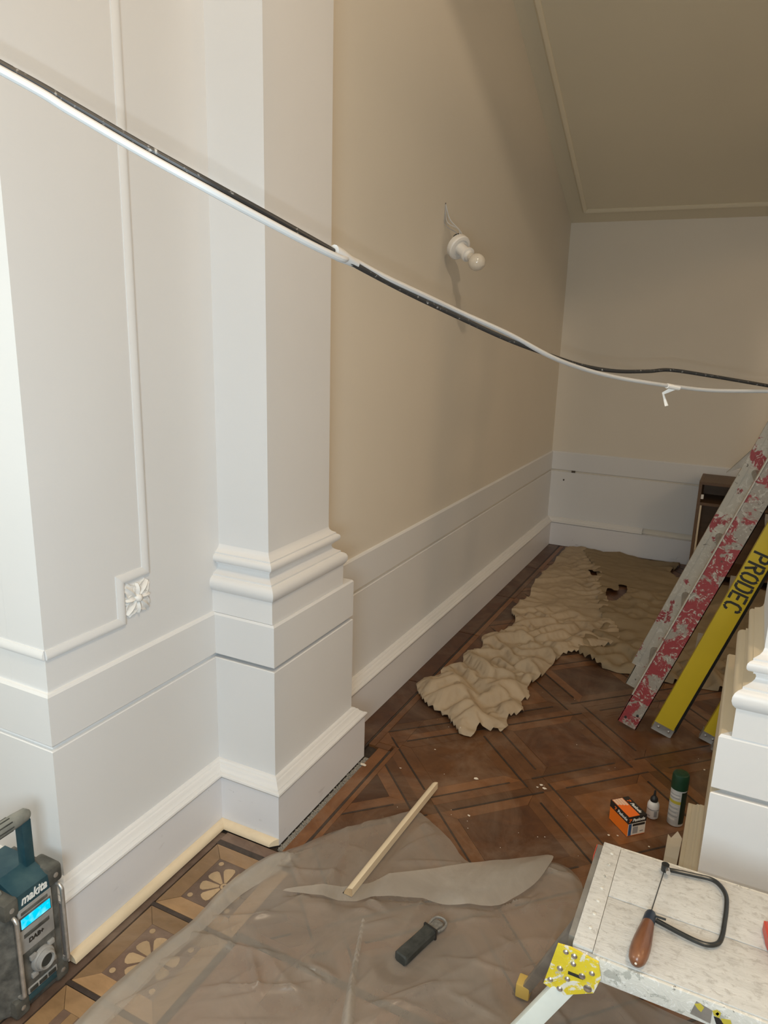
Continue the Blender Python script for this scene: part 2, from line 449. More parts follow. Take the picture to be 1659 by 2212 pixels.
def struct(name, label, loc=(0,0,0)):
    return thing(name, loc, label, kind='structure')
wall1 = struct('wall_left_return', 'bright cream white wall face left of the panelled corner', (-2.2, 1.05, 0))
MB().box((-3.2, YC+UP, 0), (XP-0.1302, YC+0.13, ZC)).build('wall_face', 'wall_paint', wall1, smooth=0)
dado(wall1, PATH, 0)
wall2 = struct('wall_left', 'white panelled wall with picture frame moulding left of the pilaster', (XP-0.05, 1.3, 0))
MB().box((XP-0.13, YC+UP, 0), (XP-UP, 1.75, ZC)).build('wall_face', 'wall_paint', wall2, smooth=0)
dado(wall2, PATH, 1)
wall3 = struct('wall_left_far', 'long warm lit wall running from the pilaster to the back corner', (XF-0.05, 3.6, 0))
MB().box((XF-0.15, 1.75, 0), (XF-UP, YB+UP, ZC)).build('wall_face', 'wall_paint_warm_lit', wall3, smooth=0)
dado(wall3, PATH, 5, ('skirting_white', 'gloss_white', 'wall_paint', 'wall_paint'))
wall4 = struct('wall_back', 'shaded back wall under the sloping soffit', (-0.3, YB+0.06, 0))
MB().box((XF-0.15, YB+UP, 0), (3.4, YB+0.14, ZC)).build('wall_face', 'wall_paint_warm_lit', wall4, smooth=0)
# the skirting moulding of the back wall breaks off before the cabinet
sweep_seg(PATH, 6, PR_SKIRT).build('skirting_board', 'skirting_white', wall4)
bp_ = [(XF, YB-0.9), (XF, YB), (-0.56, YB)]
sweep_seg(bp_, 1, PR_MOULD).build('skirting_moulding', 'gloss_white', wall4)
sweep_seg(PATH, 6, PR_LOWER).build('dado_panel', 'wall_paint', wall4, smooth=0)
sweep_seg(PATH, 6, PR_BAND).build('dado_band', 'wall_paint', wall4, smooth=0)
MB().box((-1.08, YB-0.004, ZG0-0.001), (-1.055, YB+0.004, ZG1+0.002)).build('chip_mark', 'crevice', wall4, smooth=0)
MB().lathe([(0.006, 0), (0.006, 0.002)], 10, axis_frame((-1.13, YB-0.001, 0.475), (0, -1, 0))).build('nail_hole', 'crevice', wall4)
ss = struct('trim_4', 'stair string beam out on the right that the ladders lean on', (XR+0.03, 3.2, 2.3))
MB().box((XR+0.005, 2.3, 2.25), (XR+0.06, 4.6, 2.60)).build('string_board', 'wall_paint_warm_lit', ss, smooth=0)
# hall shell behind the camera
wr = struct('wall_rear', 'hall wall behind the viewer', (0, -3.3, 0))
MB().box((-3.3, -3.4, 0), (3.4, -3.3, ZC)).build('wall_face', 'wall_paint', wr, smooth=0)
wl = struct('wall_hall_left', 'hall wall far to the left', (-3.25, -1, 0))
MB().box((-3.3, -3.3, 0), (-3.2, YC+0.13, ZC)).build('wall_face', 'wall_paint', wl, smooth=0)
wh = struct('wall_hall_right', 'hall wall far to the right', (3.45, 1, 0))
MB().box((3.4, -3.4, 0), (3.5, YB+0.14, ZC)).build('wall_face', 'wall_paint', wh, smooth=0)
ce = struct('ceiling', 'high hall ceiling', (0, 0, ZC))
MB().box((-3.3, -3.4, ZC), (3.5, YB+0.14, ZC+0.1)).build('ceiling_face', 'ceiling_paint', ce, smooth=0)
# beam joining the pilasters
be = struct('trim_3', 'beam spanning the opening above the pilasters', (-0.5, 1.82, 3.36))
MB().box((XF-0.01, 1.60, 3.36), (3.4, 2.04, ZC)).build('beam_face', 'wall_paint', be, smooth=0)
# sloping stair soffit
so = struct('ceiling_soffit', 'sloping plaster soffit under the staircase', (-0.2, 4.0, 2.8))
def zs(y): return 2.199+(5.194-y)*0.519
MB().add([(XF-0.02, 1.9, zs(1.9)), (3.4, 1.9, zs(1.9)), (3.4, YB+0.05, zs(YB+0.05)), (XF-0.02, YB+0.05, zs(YB+0.05)),
          (XF-0.02, 1.9, zs(1.9)+0.1), (3.4, 1.9, zs(1.9)+0.1), (3.4, YB+0.05, zs(YB+0.05)+0.1), (XF-0.02, YB+0.05, zs(YB+0.05)+0.1)],
         [(0,1,2,3),(7,6,5,4),(0,4,5,1),(1,5,6,2),(2,6,7,3),(3,7,4,0)]).build('soffit_face', 'ceiling_paint', so, smooth=0)
sn = Vector((0, -0.519, -1)).normalized(); st = Vector((0, -1, 0.519)).normalized()
def soffit_mould(a, b2, name):
    a = Vector((a[0], a[1], zs(a[1]))); b2 = Vector((b2[0], b2[1], zs(b2[1])))
    ax = (b2-a).normalized(); sd = ax.cross(sn)
    mb = MB(); pr = [(-0.016, -0.002), (-0.016, 0.006), (-0.006, 0.014), (0.004, 0.016), (0.012, 0.011), (0.016, 0.005), (0.016, -0.002)]
    vs = [a+sd*p+sn*q for p, q in pr]+[b2+sd*p+sn*q for p, q in pr]; k = len(pr)
    mb.add(vs, [(i, (i+1) % k, k+(i+1) % k, k+i) for i in range(k)]+[tuple(range(k)), tuple(range(2*k-1, k-1, -1))])
    mb.build(name, 'ceiling_paint', so)
soffit_mould((-1.125, 5.09), (0.62, 5.09), 'panel_moulding')
soffit_mould((-1.125, 2.2), (-1.125, 5.09), 'panel_moulding')

# picture-frame moulding on the panelled wall and around the corner
XW = XP-UP
def wall_mould(pts, name, parent, width=0.022, proud=0.007):
    """pts: (y,z) polyline on the plane x = XW, room on +x, mitred corners"""
    h = width/2
    pr = [(-h, -0.003), (-h, proud*0.35), (-h*0.6, proud*0.6), (-h*0.2, proud*0.85), (h*0.3, proud), (h*0.75, proud), (h, proud*0.8), (h, -0.003)]; k = len(pr)
    n = len(pts)
    def off(i, d):
        def nr(a, b_):
            v = Vector((b_[0]-a[0], b_[1]-a[1])).normalized(); return Vector((v.y, -v.x))
        p = Vector(pts[i])
        if i == 0: return p+nr(pts[0], pts[1])*d
        if i == n-1: return p+nr(pts[-2], pts[-1])*d
        a_, b_ = nr(pts[i-1], pts[i]), nr(pts[i], pts[i+1]); return p+(a_+b_)*(d/(1+a_.dot(b_)))
    for i in range(n-1):
        va = [(XW+q, *off(i, p)) for p, q in pr]; vb = [(XW+q, *off(i+1, p)) for p, q in pr]
        MB().add(va+vb, [(j, (j+1) % k, k+(j+1) % k, k+j) for j in range(k)]+[tuple(range(k)), tuple(range(2*k-1, k-1, -1))]).build(name, 'wall_paint', parent)
wall_mould([(YC+0.0105, 0.768), (1.249, 0.768), (1.249, 0.878), (1.337, 0.878), (1.337, 4.3)], 'panel_moulding', wall2)
mb = MB(); h = 0.012
h = 0.011; pr = [(-h, -0.003), (-h, 0.0055), (-h*0.75, 0.007), (-h*0.3, 0.007), (h*0.2, 0.006), (h*0.6, 0.0042), (h, 0.0025), (h, -0.003)]
k = len(pr)
mb.add([(-3.1, YC+UP-q, 0.768+p) for p, q in pr]+[(XW, YC+UP-q, 0.768+p) for p, q in pr],
       [(i, (i+1) % k, k+(i+1) % k, k+i) for i in range(k)]+[tuple(range(k)), tuple(range(2*k-1, k-1, -1))])
mb.build('panel_moulding', 'wall_paint', wall1)
# carved rosette in the moulding corner: a thing of its own
ro = thing('rosette_ornament', (XW, 1.303, 0.768), 'small white carved plaster rosette in the corner of the panel moulding', 'ornament')
rc = Vector((XW, 1.303, 0.815))
def petal_mesh(L, W, H, curl):
    rings = []
    for i in range(7):
        u = i/6; r_ = 0.006+u*L; wd = W*math.sin(min(1, 0.15+u*1.0)*PI*0.80)+0.001
        hh = H*(0.4+0.6*math.sin(u*PI*0.85))
        ring = []
        for kx in range(7):
            s_ = (kx-3)/3
            ring.append((r_, s_*wd, hh*(1-0.55*s_*s_)+0.0035*math.cos(s_*PI*2)-curl*u*u))
        ring += [(r_, wd, -0.003), (r_, -wd, -0.003)]
        rings.append(ring)
    return rings
for kx in range(8):
    a = kx*PI/4+PI/8*0
    big = kx % 2 == 1
    fx = Matrix.Translation(rc) @ Matrix(((0,0,1,0),(math.cos(a),-math.sin(a),0,0),(math.sin(a),math.cos(a),0,0),(0,0,0,1)))
    MB().loft(petal_mesh(0.046 if big else 0.034, 0.0175 if big else 0.012, 0.010 if big else 0.012, 0.003), fx).build('petal', 'plaster_ornament', ro, smooth=50)
MB().lathe([(0.011, -0.002), (0.011, 0.008), (0.0085, 0.014), (0.004, 0.017), (0.0008, 0.0175)], 14, axis_frame(rc, (1,0,0))).build('centre_boss', 'plaster_ornament', ro)

# ------------------------------------------------------------------ pilasters
PR_BASE = [(-0.01, 0.874), (0.0, 0.874), (0.002, 0.866), (0.007, 0.860), (0.014, 0.856), (0.018, 0.854), (0.018, 0.8495), (0.0235, 0.8475), (0.0275, 0.843), (0.0285, 0.837),
           (0.0275, 0.831), (0.024, 0.8265), (0.018, 0.824), (0.0135, 0.8235), (0.0135, 0.8185), (0.009, 0.8165), (0.007, 0.811), (0.0085, 0.805), (0.0135, 0.7995), (0.021, 0.795),
           (0.027, 0.7925), (0.0295, 0.7915), (0.0295, 0.7865), (0.0365, 0.784), (0.0425, 0.779), (0.046, 0.771), (0.0465, 0.762), (0.0435, 0.752), (0.0385, 0.7455), (0.0355, 0.7425),
           (0.0355, 0.676), (-0.01, 0.676)]
PR_BLOCK = [(-0.14, ZG1), (-0.0015, ZG1), (0.0, ZG1+0.002), (0.0, ZT-0.006), (-0.004, ZT), (-0.14, ZT+0.003)]
PR_DIE = [(-0.045, 0.20), (0.0, 0.20), (0.0, ZG0-0.002), (-0.002, ZG0), (-0.045, ZG0)]
p1 = struct('trim_1', 'white pilaster with moulded base and tall plinth on the left', (-1.22, 1.8, 0))
SH = [(-1.345, 1.632), (-1.160, 1.632), (-1.160, 1.962), (-1.345, 1.962)]
MB().box((-1.345, 1.632, 0.84), (-1.160, 1.962, ZC)).build('shaft', 'wall_paint', p1, smooth=0)
for i in (0, 1, 2):
    sweep_seg(SH, i, PR_BASE).build('base_moulding', 'gloss_white', p1, smooth=40)
MB().box((-1.34, 1.62, 0.0), (XD-0.020, YD1-0.02, 0.66)).build('core', 'groove_shadow_gap', p1, smooth=0)
for i in (2, 3, 4):
    sweep_seg(PATH, i, PR_SKIRT).build('skirting_board', 'skirting_white', p1)
    sweep_seg(PATH, i, PR_MOULD).build('skirting_moulding', 'gloss_white', p1)
    sweep_seg(PATH, i, PR_DIE).build('plinth_die', 'wall_paint', p1, smooth=0)
    sweep_seg(PATH, i, PR_BLOCK).build('plinth_block', 'wall_paint', p1, smooth=0)
# mirrored pillar on the right: painted front, bare sides
p2 = struct('trim_2', 'freshly painted white pillar plinth with bare beige side at right', (0.26, 1.82, 0))
XL, XR2 = 0.030, 0.49
PP = [(XR2, YD1), (XL, YD1), (XL, YD0), (XR2, YD0)]
SP = [(XR2-0.060, 1.922), (XL+0.060, 1.922), (XL+0.060, 1.627), (XR2-0.060, 1.627)]
MB().box((XL+0.060, 1.627, 0.84), (XR2-0.060, 1.922, ZC)).build('shaft', 'wall_paint', p2, smooth=0)
MB().box((XL+0.02, YD0+0.02, 0), (XR2-0.02, YD1-0.02, 0.66)).build('core', 'groove_shadow_gap', p2, smooth=0)
for i in range(4):
    wm = 'gloss_white' if i == 2 else 'bare_primer'
    sweep_seg(SP, i, PR_BASE, True).build('base_moulding', wm, p2, smooth=40)
    sweep_seg(PP, i, PR_SKIRT, True).build('skirting_board', wm, p2)
    sweep_seg(PP, i, PR_MOULD, True).build('skirting_moulding', wm, p2)
    sweep_seg(PP, i, PR_DIE, True).build('plinth_die', wm, p2, smooth=0)
    sweep_seg(PP, i, PR_BLOCK, True).build('plinth_block', wm, p2, smooth=0)

# ------------------------------------------------------------------ floor
fl = struct('floor', 'old inlaid parquet floor', (0, 1, 0))
MB().box((-3.3, -3.4, -0.1), (3.5, YB+0.14, -0.010)).build('subfloor', 'subfloor', fl, smooth=0)
def clip(poly, a, b_, c):
    """keep a*x+b*y >= c"""
    out = []
    for i in range(len(poly)):
        p, q = poly[i], poly[(i+1) % len(poly)]
        dp = a*p[0]+b_*p[1]-c; dq = a*q[0]+b_*q[1]-c
        if dp >= 0: out.append(p)
        if dp*dq < 0:
            t_ = dp/(dp-dq); out.append((p[0]+(q[0]-p[0])*t_, p[1]+(q[1]-p[1])*t_))
    return out
def area(p): return 0.5*abs(sum(p[i][0]*p[(i+1) % len(p)][1]-p[(i+1) % len(p)][0]*p[i][1] for i in range(len(p))))
def piece(name, poly, mat, top=0.0, gap=0.0006, parent=fl):
    if len(poly) < 3 or area(poly) < 2e-5: return
    cx = sum(p[0] for p in poly)/len(poly); cy = sum(p[1] for p in poly)/len(poly)
    pl = []
    for p in poly:
        d = math.hypot(p[0]-cx, p[1]-cy); k_ = max(0, d-gap)/d if d else 1
        pl.append((cx+(p[0]-cx)*k_, cy+(p[1]-cy)*k_))
    MB().prism(pl, -0.011, top+random.uniform(-0.0005, 0.0005)).build(name, mat, parent, smooth=0)
S2 = math.sqrt(2)
def uv2xy(u, v): return ((u-v)/S2, (u+v)/S2)
U0, V0, PER, BW, FW, IW = 0.772, 1.871, 0.4205, 0.080, 0.045, 0.0065
def uvrect(u0, u1, v0, v1): return [uv2xy(u0, v0), uv2xy(u1, v0), uv2xy(u1, v1), uv2xy(u0, v1)]
LIMX = 0.74
def field(name, poly, mat, top=0.0):
    main = poly
    for a, b_, c in ((1, 0, -0.990), (-1, 0, -LIMX), (0, -1, -5.148), (0, 1, 1.262)): main = clip(main, a, b_, c)
    piece(name, main, mat, top)
    side = poly
    for a, b_, c in ((-1, 0, 0.990), (1, 0, -1.075), (0, 1, 2.20), (0, -1, -5.148)): side = clip(side, a, b_, c)
    piece(name, side, mat, top)
for iu in range(-6, 12):
    for iv in range(-4, 12):
        u = U0+iu*PER; v = V0+iv*PER          # lower corner of the band crossing
        cx, cy = uv2xy(u+PER/2, v+PER/2)
        if cx < -1.35 or cx > 1.0 or cy < 1.0 or cy > 5.5: continue
        if cx > 0.15 and cy < 2.9 and cx > 0.35: continue
        a0, a1, b0, b1 = u+BW, u+PER, v+BW, v+PER   # panel square
        dark = (iu+iv) % 2 == 1
        field('parquet_panel', uvrect(a0+FW, a1-FW, b0+FW, b1-FW), 'parquet_dark' if dark else 'parquet_wood')
        h = FW
        for q in ([uv2xy(a0, b0), uv2xy(a1, b0), uv2xy(a1-h, b0+h), uv2xy(a0+h, b0+h)],
                  [uv2xy(a1, b0), uv2xy(a1, b1), uv2xy(a1-h, b1-h), uv2xy(a1-h, b0+h)],
                  [uv2xy(a1, b1), uv2xy(a0, b1), uv2xy(a0+h, b1-h), uv2xy(a1-h, b1-h)],
                  [uv2xy(a0, b1), uv2xy(a0, b0), uv2xy(a0+h, b0+h), uv2xy(a0+h, b1-h)]):
            field('frame_board', q, 'parquet_wood' if not dark else 'parquet_band')
        hb = BW/2
        for s0, s1 in ((0, hb), (hb, BW)):
            field('band_board', uvrect(u+s0, u+s1, b0, b1), 'parquet_band')
            field('band_board', uvrect(a0, a1, v+s0, v+s1), 'parquet_band')
        field('crossing_block', uvrect(u, u+BW, v, v+BW), 'parquet_band')
        # black inlay lines, pinwheel ends as in the original floor
        w2 = IW/2; tz = 0.0011
        field('inlay_strip', uvrect(a0+0.045, a1+hb, b0-BW-w2, b0-BW+w2), 'inlay_black', tz)       # v = band low edge
        field('inlay_strip', uvrect(a0-hb, a1-0.045, b0-w2, b0+w2), 'inlay_black', tz)             # v = band high edge
        field('inlay_strip', uvrect(u-w2, u+w2, b0-hb, b1-0.046), 'inlay_black', tz)               # u = band low edge
        field('inlay_strip', uvrect(u+BW-w2, u+BW+w2, b0+0.045, b1+hb), 'inlay_black', tz)         # u = band high edge
def rect(x0, x1, y0, y1): return [(x0, y0), (x1, y0), (x1, y1), (x0, y1)]
# border along pilaster and far wall
piece('border_board', rect(-1.058, -1.0175, 1.54, 2.165), 'parquet_wood')
piece('inlay_strip', rect(-1.0165, -1.0075, 1.545, 2.165), 'inlay_black', 0.0005)
piece('border_board', rect(-1.007, -0.990, 1.54, 2.20), 'parquet_wood')
piece('border_board', rect(-1.075, -1.0175, 2.166, 2.198), 'parquet_band')
for k in range(5):
    y0 = 2.10+k*0.61; y1 = min(y0+0.605, 5.148)
    piece('border_board', rect(-1.186, -1.112, y0, y1), 'parquet_dark')
    piece('inlay_strip', rect(-1.110, -1.103, y0, y1), 'inlay_black', 0.0005)
    piece('border_board', rect(-1.102, -1.076, max(y0, 2.17), y1), 'parquet_wood')
piece('border_board', rect(-1.10, 0.7, 5.150, 5.19), 'parquet_dark')
# hall border: inlaid flower squares along the panelled wall
XA, XB = -1.243, -0.992
piece('border_board', rect(-1.29, -1.250, 0.30, 1.525), 'border_dark', -0.003)
piece('border_board', rect(-1.249, -1.05, 1.495, 1.53), 'border_dark')
piece('border_board', rect(-1.05, -0.99, 1.495, 1.545), 'border_dark')
piece('inlay_strip', rect(-1.249, -0.99, 1.476, 1.494), 'inlay_black')
for k, (y0, y1) in enumerate(((1.219, 1.475), (0.945, 1.204), (0.672, 0.930), (0.40, 0.658))):
    fx0, fx1 = XA, XB; h = 0.046
    ix0, ix1, iy0, iy1 = fx0+h, fx1-h, y0+h, y1-h
    for q in ([(fx0,y0),(fx1,y0),(ix1,iy0),(ix0,iy0)], [(fx1,y0),(fx1,y1),(ix1,iy1),(ix1,iy0)],
              [(fx1,y1),(fx0,y1),(ix0,iy1),(ix1,iy1)], [(fx0,y1),(fx0,y0),(ix0,iy0),(ix0,iy1)]):
        piece('frame_board', q, 'border_light')
    piece('inlay_strip', rect(-1.249, -0.99, y0-0.0135, y0-0.0015), 'inlay_black')
    cx, cy = (ix0+ix1)/2, (iy0+iy1)/2
    if k < 2:
        piece('parquet_panel', rect(ix0, ix1, iy0, iy1), 'border_dark')
        for j in range(8):
            a = j*PI/4+PI/8; pts = []
            for r_, dw in ((0.013, 0.003), (0.040, 0.0125), (0.055, 0.0165), (0.063, 0.0135), (0.066, 0.005)):
                pts.append((r_, dw))
            poly = [(r_, -dw) for r_, dw in pts]+[(r_, dw) for r_, dw in reversed(pts)]
            poly = [(cx+p*math.cos(a)-q*math.sin(a), cy+p*math.sin(a)+q*math.cos(a)) for p, q in poly]
            piece('inlay_petal', poly, 'border_cream', 0.0012, 0)
        for sx in (-1, 1):
            for sy in (-1, 1):
                ex, ey = cx+sx*0.062, cy+sy*0.066
                piece('inlay_dot', [(ex+0.0075*math.cos(a*PI/6), ey+0.0075*math.sin(a*PI/6)) for a in range(12)], 'border_cream', 0.0012, 0)
        piece('inlay_ring', [(cx+0.0105*math.cos(a*PI/8), cy+0.0105*math.sin(a*PI/8)) for a in range(16)], 'border_cream', 0.0012, 0)
        piece('inlay_dot', [(cx+0.004*math.cos(a*PI/6), cy+0.004*math.sin(a*PI/6)) for a in range(12)], 'border_dark', 0.0016, 0)
    else:
        n_ = 4; s_ = (ix1-ix0)/(n_*2-1)
        for j in range(n_*2-1):
            piece('parquet_panel', rect(ix0+j*s_, ix0+(j+1)*s_, iy0, iy1), 'border_dark' if j % 2 == 0 else 'border_light')
# hall field in front of the opening (under the polythene)
piece('inlay_strip', rect(-0.99, 1.2, 1.222, 1.240), 'inlay_black')
piece('border_board', rect(-0.99, 1.2, 1.241, 1.261), 'parquet_band')
piece('inlay_strip', rect(-0.988, -0.972, 0.30, 1.221), 'inlay_black')
for k in range(13):
    for j in range(2):
        x0 = -0.970+k*0.15
        piece('hall_board', rect(x0, x0+0.149, 0.30+j*0.47, 0.30+(j+1)*0.46), 'parquet_band' if (k*3+j) % 4 else 'parquet_wood')
piece('hall_board', rect(-1.9, -1.30, 0.2, 0.97), 'border_light')
piece('mortar_strip', rect(-1.078, -1.0585, 1.545, 2.095), 'grey_grit', -0.006)
# grit in the gap under the pilaster skirting
mb = MB()
for k in range(420):
    x = random.uniform(-1.078, -1.060); y = random.uniform(1.545, 2.09); s_ = random.uniform(0.0015, 0.004)
    a = random.uniform(0, PI)
    Mx = Matrix.Translation((x, y, -0.009+s_+random.random()*0.004)) @ Matrix.Rotation(a, 4, (random.random(), random.random(), 1))
    mb.add([(s_,0,0),(-s_,0,0),(0,s_,0),(0,-s_,0),(0,0,s_*.7),(0,0,-s_*.7)], [(0,2,4),(2,1,4),(1,3,4),(3,0,4),(2,0,5),(1,2,5),(3,1,5),(0,3,5)], Mx)
mb.build('grit', 'grey_grit', None, smooth=0, label='loose grey grit in the gap below the pilaster skirting', category='grit', kind='stuff', org=(-1.07, 1.8, 0))
# paint flakes
mb = MB()
pts = [(-0.679,2.154,.007),(-0.63,1.956,.005),(-0.218,2.075,.004),(-0.194,2.086,.003),(-0.101,2.08,.003),(-0.468,2.228,.006),(-0.455,2.215,.006),(-0.477,2.21,.004),(-0.932,2.085,.003),(-0.871,2.253,.003),(0.02,2.60,.004),(-1.055,2.04,.012)]
for k in range(40): pts.append((random.uniform(-0.95, 0.0), random.uniform(1.7, 2.9), random.uniform(0.0006, 0.0014)))
for x, y, s_ in pts:
    a = random.uniform(0, 2*PI); q = [(s_*math.cos(a+j*PI/2.5)*random.uniform(.5, 1.6), s_*math.sin(a+j*PI/2.5)*random.uniform(.5, 1.1)) for j in range(5)]
    mb.prism([(x+p, y+r_) for p, r_ in q], 0.0016, 0.0028)
mb.build('paint_flakes', 'white_flake', None, smooth=0, label='tiny pale paint flakes scattered over the parquet', category='debris', kind='stuff', org=(-0.5, 2, 0))

# quadrant beading fixed along the skirting in the hall
def quadrant(a, b2, inward, r_, name, parent=None, mit=(0, 0), **kw):
    """quarter-round from a to b on the floor; inward = direction towards the wall"""
    a = Vector(a); b2 = Vector(b2); ax = (b2-a).normalized(); iw = Vector(inward)
    pr = [(0.0, 0.0)]+[(-r_*math.cos(t_*PI/16), r_*math.sin(t_*PI/16)) for t_ in range(9)]
    va = [a+iw*(p)+Vector((0,0,q))+ax*(mit[0]*p) for p, q in pr]; vb = [b2+iw*(p)+Vector((0,0,q))+ax*(mit[1]*p) for p, q in pr]
    k = len(pr)
    return MB().add(va+vb, [(i, (i+1) % k, k+(i+1) % k, k+i) for i in range(k)]+[tuple(range(k)), tuple(range(2*k-1, k-1, -1))]).build(name, 'pine', parent, **kw)
SKX = XP+0.0365; SKY = YD0-0.0365
quadrant((SKX, 0.980, 0.001), (SKX, SKY, 0.001), (-1, 0, 0), 0.021, 'quadrant_beading', label='long strip of bare pine beading along the panelled wall skirting', category='beading', mit=(0, 1), org=(SKX, 1.26, 0))
quadrant((SKX, SKY, 0.001), (XD+0.036, SKY, 0.001), (0, 1, 0), 0.021, 'quadrant_beading', label='short bare pine beading across the near end of the pilaster', category='beading', mit=(-1, 1), org=(-1.18, SKY, 0))

# ------------------------------------------------------------------ sheets: generic height-field over an outline
def vnoise(x, y, seed):
    xi = np.floor(x).astype(int); yi = np.floor(y).astype(int); fx = x-xi; fy = y-yi
    fx = fx*fx*fx*(fx*(fx*6-15)+10); fy = fy*fy*fy*(fy*(fy*6-15)+10)
    def hsh(a, b_):
        n_ = (a*374761393+b_*668265263+seed*1442695041) & 0xffffffff
        n_ = ((n_ ^ (n_ >> 13))*1274126177) & 0xffffffff
        return ((n_ ^ (n_ >> 16)) & 0xffff)/65535.0
    a = hsh(xi, yi); b_ = hsh(xi+1, yi); c = hsh(xi, yi+1); d = hsh(xi+1, yi+1)
    return (a*(1-fx)+b_*fx)*(1-fy)+(c*(1-fx)+d*fx)*fy
def ridged(x, y, seed, p=2.0): return (1-np.abs(2*vnoise(x, y, seed)-1))**p
def billow(x, y, seed, p=0.8): return np.abs(2*vnoise(x, y, seed)-1)**p
def seg_dist(px, py, poly):
    best = np.full(px.shape, 1e9); bx = np.zeros(px.shape); by = np.zeros(px.shape)
    for i in range(len(poly)):
        ax, ay = poly[i]; cx, cy = poly[(i+1) % len(poly)]; dx, dy = cx-ax, cy-ay; L = dx*dx+dy*dy
        t_ = np.clip(((px-ax)*dx+(py-ay)*dy)/L, 0, 1); qx = ax+t_*dx; qy = ay+t_*dy; d = np.hypot(px-qx, py-qy)
        m_ = d < best; best = np.where(m_, d, best); bx = np.where(m_, qx, bx); by = np.where(m_, qy, by)
    return best, bx, by
def inside(px, py, poly):
    r_ = np.zeros(px.shape, bool)
    for i in range(len(poly)):
        ax, ay = poly[i]; cx, cy = poly[(i+1) % len(poly)]
        if ay == cy: continue
        c = ((ay > py) != (cy > py)) & (px < (cx-ax)*(py-ay)/(cy-ay)+ax); r_ ^= c
    return r_
def smooth_poly(poly, n=5, jit=0.0):
    out = []
    m_ = len(poly)
    for i in range(m_):
        p0, p1_, p2_, p3 = (Vector(poly[(i+k) % m_]) for k in (-1, 0, 1, 2))
        for k in range(n):
            u = k/n
            q = 0.5*((2*p1_)+(p2_-p0)*u+(2*p0-5*p1_+4*p2_-p3)*u*u+(3*p1_-p0-3*p2_+p3)*u**3)
            out.append((q.x+random.uniform(-jit, jit), q.y+random.uniform(-jit, jit)))
    return out
def sheet(name, poly, cell, hfun, mat, parent=None, holes=(), warp=None, **kw):
    xs = [p[0] for p in poly]; ys = [p[1] for p in poly]
    nx = int((max(xs)-min(xs))/cell)+3; ny = int((max(ys)-min(ys))/cell)+3
    gx, gy = np.meshgrid(min(xs)-cell+np.arange(nx)*cell, min(ys)-cell+np.arange(ny)*cell)
    ccx = gx[:-1, :-1]+cell/2; ccy = gy[:-1, :-1]+cell/2
    keep = inside(ccx, ccy, poly)
    for hp in holes: keep &= ~inside(ccx, ccy, hp)
    # boundary vertices -> nearest outline point
    cnt = np.zeros(gx.shape, int); pad = keep.astype(int)
    cnt[:-1, :-1] += pad; cnt[1:, :-1] += pad; cnt[:-1, 1:] += pad; cnt[1:, 1:] += pad
    d, bx, by = seg_dist(gx, gy, poly)
    for hp in holes:
        d2, bx2, by2 = seg_dist(gx, gy, hp); mm = d2 < d; d = np.where(mm, d2, d); bx = np.where(mm, bx2, bx); by = np.where(mm, by2, by)
    edge = (cnt > 0) & (cnt < 4)
    gx = np.where(edge, bx, gx); gy = np.where(edge, by, gy); d = np.where(edge, 0, d)
    z = hfun(gx, gy, d)
    X, Y = (gx, gy) if warp is None else warp(gx, gy, d)
    idx = -np.ones(gx.shape, int); used = cnt > 0; idx[used] = np.arange(used.sum())
    vs = np.stack([X[used], Y[used], z[used]], 1).tolist()
    jj, ii = np.nonzero(keep)
    fs = np.stack([idx[jj, ii], idx[jj, ii+1], idx[jj+1, ii+1], idx[jj+1, ii]], 1).tolist()
    mb = MB(); mb.v = [tuple(v) for v in vs]; mb.f = [tuple(f) for f in fs]
    return mb.build(name, mat, parent, smooth=75, **kw)

def up2(a):
    n_, m_ = a.shape[:2]
    o = np.zeros((2*n_-1,)+a.shape[1:]); o[::2] = a; o[1::2] = 0.5*(a[:-1]+a[1:])
    q = np.zeros((2*n_-1, 2*m_-1)+a.shape[2:]); q[:, ::2] = o; q[:, 1::2] = 0.5*(o[:, :-1]+o[:, 1:])
    return q
def grid_masks(keep):
    cnt = np.zeros((keep.shape[0]+1, keep.shape[1]+1), int); pad = keep.astype(int)
    cnt[:-1, :-1] += pad; cnt[1:, :-1] += pad; cnt[:-1, 1:] += pad; cnt[1:, 1:] += pad
    return cnt > 0, (cnt > 0) & (cnt < 4)
def relax(P, A, use, edge, ex, cell, iters, bend, bend2, grav, anchor, fix, zmin):
    ny, nx = use.shape; pre = []
    for dy, dx, k_ in ((0, 1, 1.0), (1, 0, 1.0), (1, 1, 0.5), (1, -1, 0.5), (0, 2, bend), (2, 0, bend), (0, 3, bend2), (3, 0, bend2)):
        if k_ <= 0: continue
        sa = (slice(0, ny-dy), slice(max(0, -dx), nx-max(0, dx))); sb = (slice(dy, ny), slice(max(0, dx), nx-max(0, -dx)))
        pre.append((sa, sb, math.hypot(dy, dx)*cell*0.5*(ex[sa]+ex[sb]), (use[sa] & use[sb]).astype(float)*k_))
    den = np.zeros(use.shape)
    for sa, sb, L, m_ in pre: den[sa] += m_; den[sb] += m_
    den = np.maximum(den, 1e-6)[..., None]; lock = np.where(edge, fix, 0.0)[..., None]
    for it in range(iters):
        acc = np.zeros_like(P)
        for sa, sb, L, m_ in pre:
            df = P[sb]-P[sa]; ln = np.sqrt((df**2).sum(-1))+1e-9
            c = (0.5*m_*(ln-L)/ln)[..., None]*df
            acc[sa] += c; acc[sb] -= c
        P = P+1.2*acc/den
        if it >= iters*0.3: P[..., 2] -= grav
        P[..., 2] = np.maximum(P[..., 2], zmin)
        P[..., :2] += (A[..., :2]-P[..., :2])*anchor
        P[..., :2] += (A[..., :2]-P[..., :2])*lock
    return P
